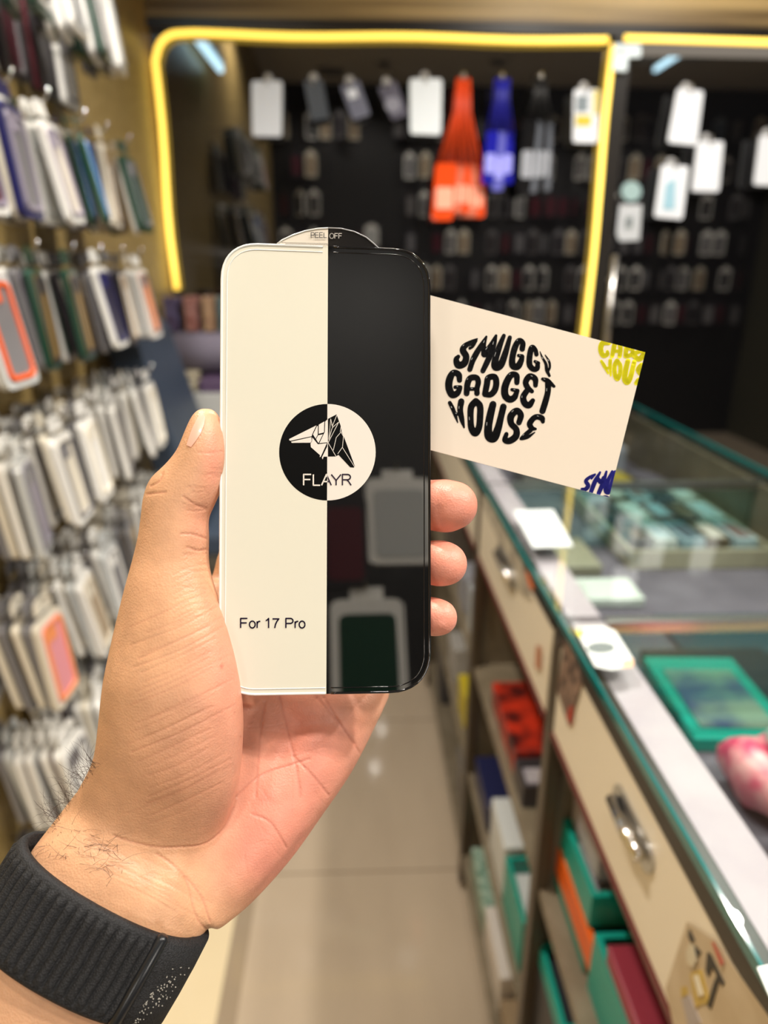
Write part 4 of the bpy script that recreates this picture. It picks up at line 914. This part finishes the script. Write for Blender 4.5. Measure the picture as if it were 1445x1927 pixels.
L(nz.outputs['Fac'], mr.inputs[0]); L(mr.outputs[0], hs.inputs['Value']); L(a_.outputs['Color'], hs.inputs['Color']); L(hs.outputs[0], b.inputs['Base Color'])
vo = N('ShaderNodeTexVoronoi'); vo.inputs['Scale'].default_value = 1400; L(tc.outputs['Object'], vo.inputs['Vector'])
n2 = N('ShaderNodeTexNoise'); n2.inputs['Scale'].default_value = 420; n2.inputs['Detail'].default_value = 4; L(tc.outputs['Object'], n2.inputs['Vector'])
ad = N('ShaderNodeMath'); L(vo.outputs['Distance'], ad.inputs[0]); L(n2.outputs['Fac'], ad.inputs[1])
bp = N('ShaderNodeBump'); bp.inputs['Strength'].default_value = .22; bp.inputs['Distance'].default_value = .0004; L(ad.outputs[0], bp.inputs['Height']); L(bp.outputs[0], b.inputs['Normal'])
b.inputs['Roughness'].default_value = .46; b.inputs['Subsurface Weight'].default_value = .12; b.inputs['Subsurface Radius'].default_value = (1.0, .35, .2); b.inputs['Subsurface Scale'].default_value = .003
hm.materials.clear(); hm.materials.append(skin)
for p_ in hm.polygons: p_.use_smooth = True
org = Vector(P(222, 1690, .222)); hm.transform(Matrix.Translation(-org)); hm.update()
person = bpy.data.objects.new('person', hm); COL.objects.link(person); person.location = org
tag(person, 'left hand and wrist of a person holding the screen protector and card, palm forward', 'person')
def hchild(mb, name, m, smooth=True):
    o = mb.build(name, m, None, smooth=smooth); o.data.transform(Matrix.Translation(-org)); o.parent = person; return o
# thumbnail, seen from its side on the outer edge of the thumb
nail = mat('nail', s2l(230, 168, 146), .35, coat=.15)
from mathutils.bvhtree import BVHTree
bv = BVHTree.FromPolygons([tuple(v.co) for v in hm.vertices], [tuple(p_.vertices) for p_ in hm.polygons])
def surf(x, y):
    o = Vector(CAM)-org; d_ = Vector(ray(x, y)).normalized(); h = bv.ray_cast(o, d_); return h
def patch(rows, off, name, m):
    vs = []; k = len(rows[0])
    for r_ in rows:
        for (x, y) in r_:
            h = surf(x, y); vs.append(tuple(h[0]+h[1]*off+org) if h[0] else tuple(P(x, y, .224)))
    fs = [(i*k+j, i*k+j+1, (i+1)*k+j+1, (i+1)*k+j) for i in range(len(rows)-1) for j in range(k-1)]
    return hchild(MB().add(vs, fs), name, m)
nl = [(380, 774), (371, 790), (363, 806), (357, 822), (352, 838)]; nr = [(386, 786), (384, 800), (378, 816), (369, 830), (360, 842)]
rows = [[tuple(np.array(a)*(1-t)+np.array(b_)*t) for t in np.linspace(0, 1, 6)] for a, b_ in zip(nl, nr)]
patch(rows, .00035, 'thumbnail', nail)
# hairs on the outer wrist
hb = MB(); rs = random.Random(9)
def hair(x, y, ang, L_, r_=.000045):
    h = surf(x, y)
    if not h[0]: return
    p0 = np.array(h[0]+org); nn = np.array(h[1]); dv = RT*math.cos(ang)+UP*math.sin(ang); cv = rs.uniform(-1.2, 1.2); pts = []
    for k in range(6):
        t = k/5; a = ang+cv*t; dv = RT*math.cos(a)+UP*math.sin(a); pts.append(p0+nn*(.0003+.0018*math.sin(t*2)) if k == 0 else pts[-1]+dv*L_/5+nn*.0003*(1 if k < 3 else -.6))
    hb.tube(pts, [r_, r_, r_*.9, r_*.8, r_*.6, r_*.3], 4)
for k in range(115):
    t = rs.random(); x = 92+(178-92)*t+rs.uniform(2, 14); y = 1552+(1432-1552)*t+rs.uniform(0, 8); hair(x, y, math.radians(rs.uniform(95, 185)), rs.uniform(.005, .012), .00005)
for k in range(90):
    x = rs.uniform(85, 230); y = 1600+(x-85)*.42-rs.uniform(0, 70); hair(x, y, math.radians(rs.uniform(150, 420)), rs.uniform(.004, .009))
hchild(hb, 'arm_hair', mat('hair_brown', s2l(62, 44, 32), .4))

# ================================================================== WATCH BAND
dA, dB = P(222, 1672, .2320), P(70, 1930, .2225)      # arm axis
ax = (dB-dA); ax /= np.linalg.norm(ax); xc = P(366, 1757, .2325)-P(56, 1590, .2300); hw_ = np.linalg.norm(xc)/2; xa = xc-ax*(xc@ax); xa /= np.linalg.norm(xa); za = np.cross(ax, xa)
if za@FW > 0: za = -za          # towards the camera
ctr = (P(366, 1757, .2325)+P(56, 1590, .2300))/2-ax*.0018
BWID = .0275
def bandpt(th_, v, off=0.0):      # th_: angle round the wrist, 0 = right, 90 = camera side; v: along the arm
    A_, B_ = hw_+.0008+off, .0186+off
    e = 2/2.2; c_, s_ = math.cos(th_), math.sin(th_)
    u = math.copysign(abs(c_)**e, c_); w_ = math.copysign(abs(s_)**e, s_)
    flare = 1+.0*v
    return ctr+xa*A_*u*flare+za*B_*w_+ax*v
wb_ = empty('watch_band', ctr, 'black ribbed woven nylon watch band around the wrist', 'watch band')
def wadd(mb, name, m, smooth=True):
    o = mb.build(name, m, None, smooth=smooth); o.data.transform(Matrix.Translation(-wb_.location)); o.parent = wb_; return o
def weave(name, c, sc, st):
    m = mat(name, c, .75); nt = m.node_tree; b = nt.nodes['Principled BSDF']
    tc = nt.nodes.new('ShaderNodeTexCoord'); v = nt.nodes.new('ShaderNodeTexVoronoi'); v.inputs['Scale'].default_value = sc; nt.links.new(tc.outputs['Object'], v.inputs['Vector'])
    bp = nt.nodes.new('ShaderNodeBump'); bp.inputs['Strength'].default_value = st; bp.inputs['Distance'].default_value = .0005; bp.invert = True; nt.links.new(v.outputs['Distance'], bp.inputs['Height']); nt.links.new(bp.outputs[0], b.inputs['Normal'])
    r = nt.nodes.new('ShaderNodeValToRGB'); r.color_ramp.elements[0].color = (c[0]*2.6, c[1]*2.6, c[2]*2.5, 1); r.color_ramp.elements[1].color = (c[0]*.35, c[1]*.35, c[2]*.4, 1); r.color_ramp.elements[1].position = .7
    nt.links.new(v.outputs['Distance'], r.inputs[0]); nt.links.new(r.outputs[0], b.inputs['Base Color']); return m
nylon = weave('nylon', (.006, .006, .007), 1700, .35); velcro = weave('velcro', (.007, .007, .008), 1900, .5)
NU, NV = 900, 26; vs = []; ths = np.linspace(0, 2*math.pi, NU, endpoint=False)
arc = np.concatenate([[0], np.cumsum([np.linalg.norm(bandpt(a, 0)-bandpt(b2, 0)) for a, b2 in zip(ths[:-1], ths[1:])])])
prof = [(j/(NV-1)) for j in range(NV)]
TH = .0021; keep_th = None
for i, a in enumerate(ths):
    for t in prof:      # outer face with ribs that stop before the selvedges
        v = (t-.0)*BWID; edge = min(t, 1-t)*BWID; rib = 0.0
        w_ = min(1, max(0, (edge-.0022)/.0008)); rib = (abs(math.cos(arc[i]/.0032*math.pi+.12*math.sin(v*500)))**.55)*.0016*w_
        sel = .0007*(1-w_) - .0009*math.exp(-(edge/.0005)**2)
        vs.append(bandpt(a, v, TH+rib+sel))
    for t in (1, 0): vs.append(bandpt(a, t*BWID, 0))
K2 = NV+2; fs = [(i*K2+j, i*K2+(j+1) % K2, ((i+1) % NU)*K2+(j+1) % K2, ((i+1) % NU)*K2+j) for i in range(NU) for j in range(K2)]
wadd(MB().add(vs, fs), 'ribbed_strap', nylon)
def proj(p): q = np.array(p)-CAM; d_ = q@FW; return CX+FPX*(q@RT)/d_, CY-FPX*(q@UP)/d_
# keeper rod where the strap folds back: find the angle whose top edge projects to x = 305
best = min((a for a in ths if .15 < a < 2.6), key=lambda a: abs(proj(bandpt(a, 0, TH))[0]-303))
kr = [bandpt(best, v, TH+.0012) for v in (-.0012, .0, BWID*.5, BWID, BWID+.0012)]
wadd(MB().tube(kr, [.0012, .0019, .0021, .0019, .0012], 14), 'keeper_bar', mat('keeper', (.010, .011, .013), .3))
# flat end of the strap beyond the keeper, with speckled hook area
vs = []; NA = 60; aa = np.linspace(best-.02, best-1.75, NA)
for i, a in enumerate(aa):
    t = i/(NA-1); sh = .0025*max(0, (t-.86)/.14)**2
    for v, o_ in ((-.0002+sh, TH*.6), (.0006+sh, TH+.0019), (BWID*.33, TH+.0022), (BWID*.66, TH+.0022), (BWID-.0006-sh, TH+.0019), (BWID+.0002-sh, TH*.6)): vs.append(bandpt(a, v, o_))
fs = [(i*6+j, i*6+j+1, (i+1)*6+j+1, (i+1)*6+j) for i in range(NA-1) for j in range(5)]+[tuple(range(6)), tuple(range((NA-1)*6, NA*6))[::-1]]
end = wadd(MB().add(vs, fs), 'strap_end', velcro)
db = MB(); rs = random.Random(11)
for k in range(85):
    t = rs.random(); a = best-.16-.34*t*rs.uniform(.3, 1.2); v = BWID*(.95-.75*(t*.5+rs.random()*.5)); c_ = bandpt(a, v, TH+.0024); r_ = rs.uniform(.00016, .0003)
    db.add([c_+xa*r_, c_+ax*r_, c_-xa*r_, c_-ax*r_, c_+za*r_*.8], [(0, 1, 4), (1, 2, 4), (2, 3, 4), (3, 0, 4)])
h = wadd(db, 'reflective_threads', mat('thread_glint', (.30, .28, .24), .3)); h.parent = end
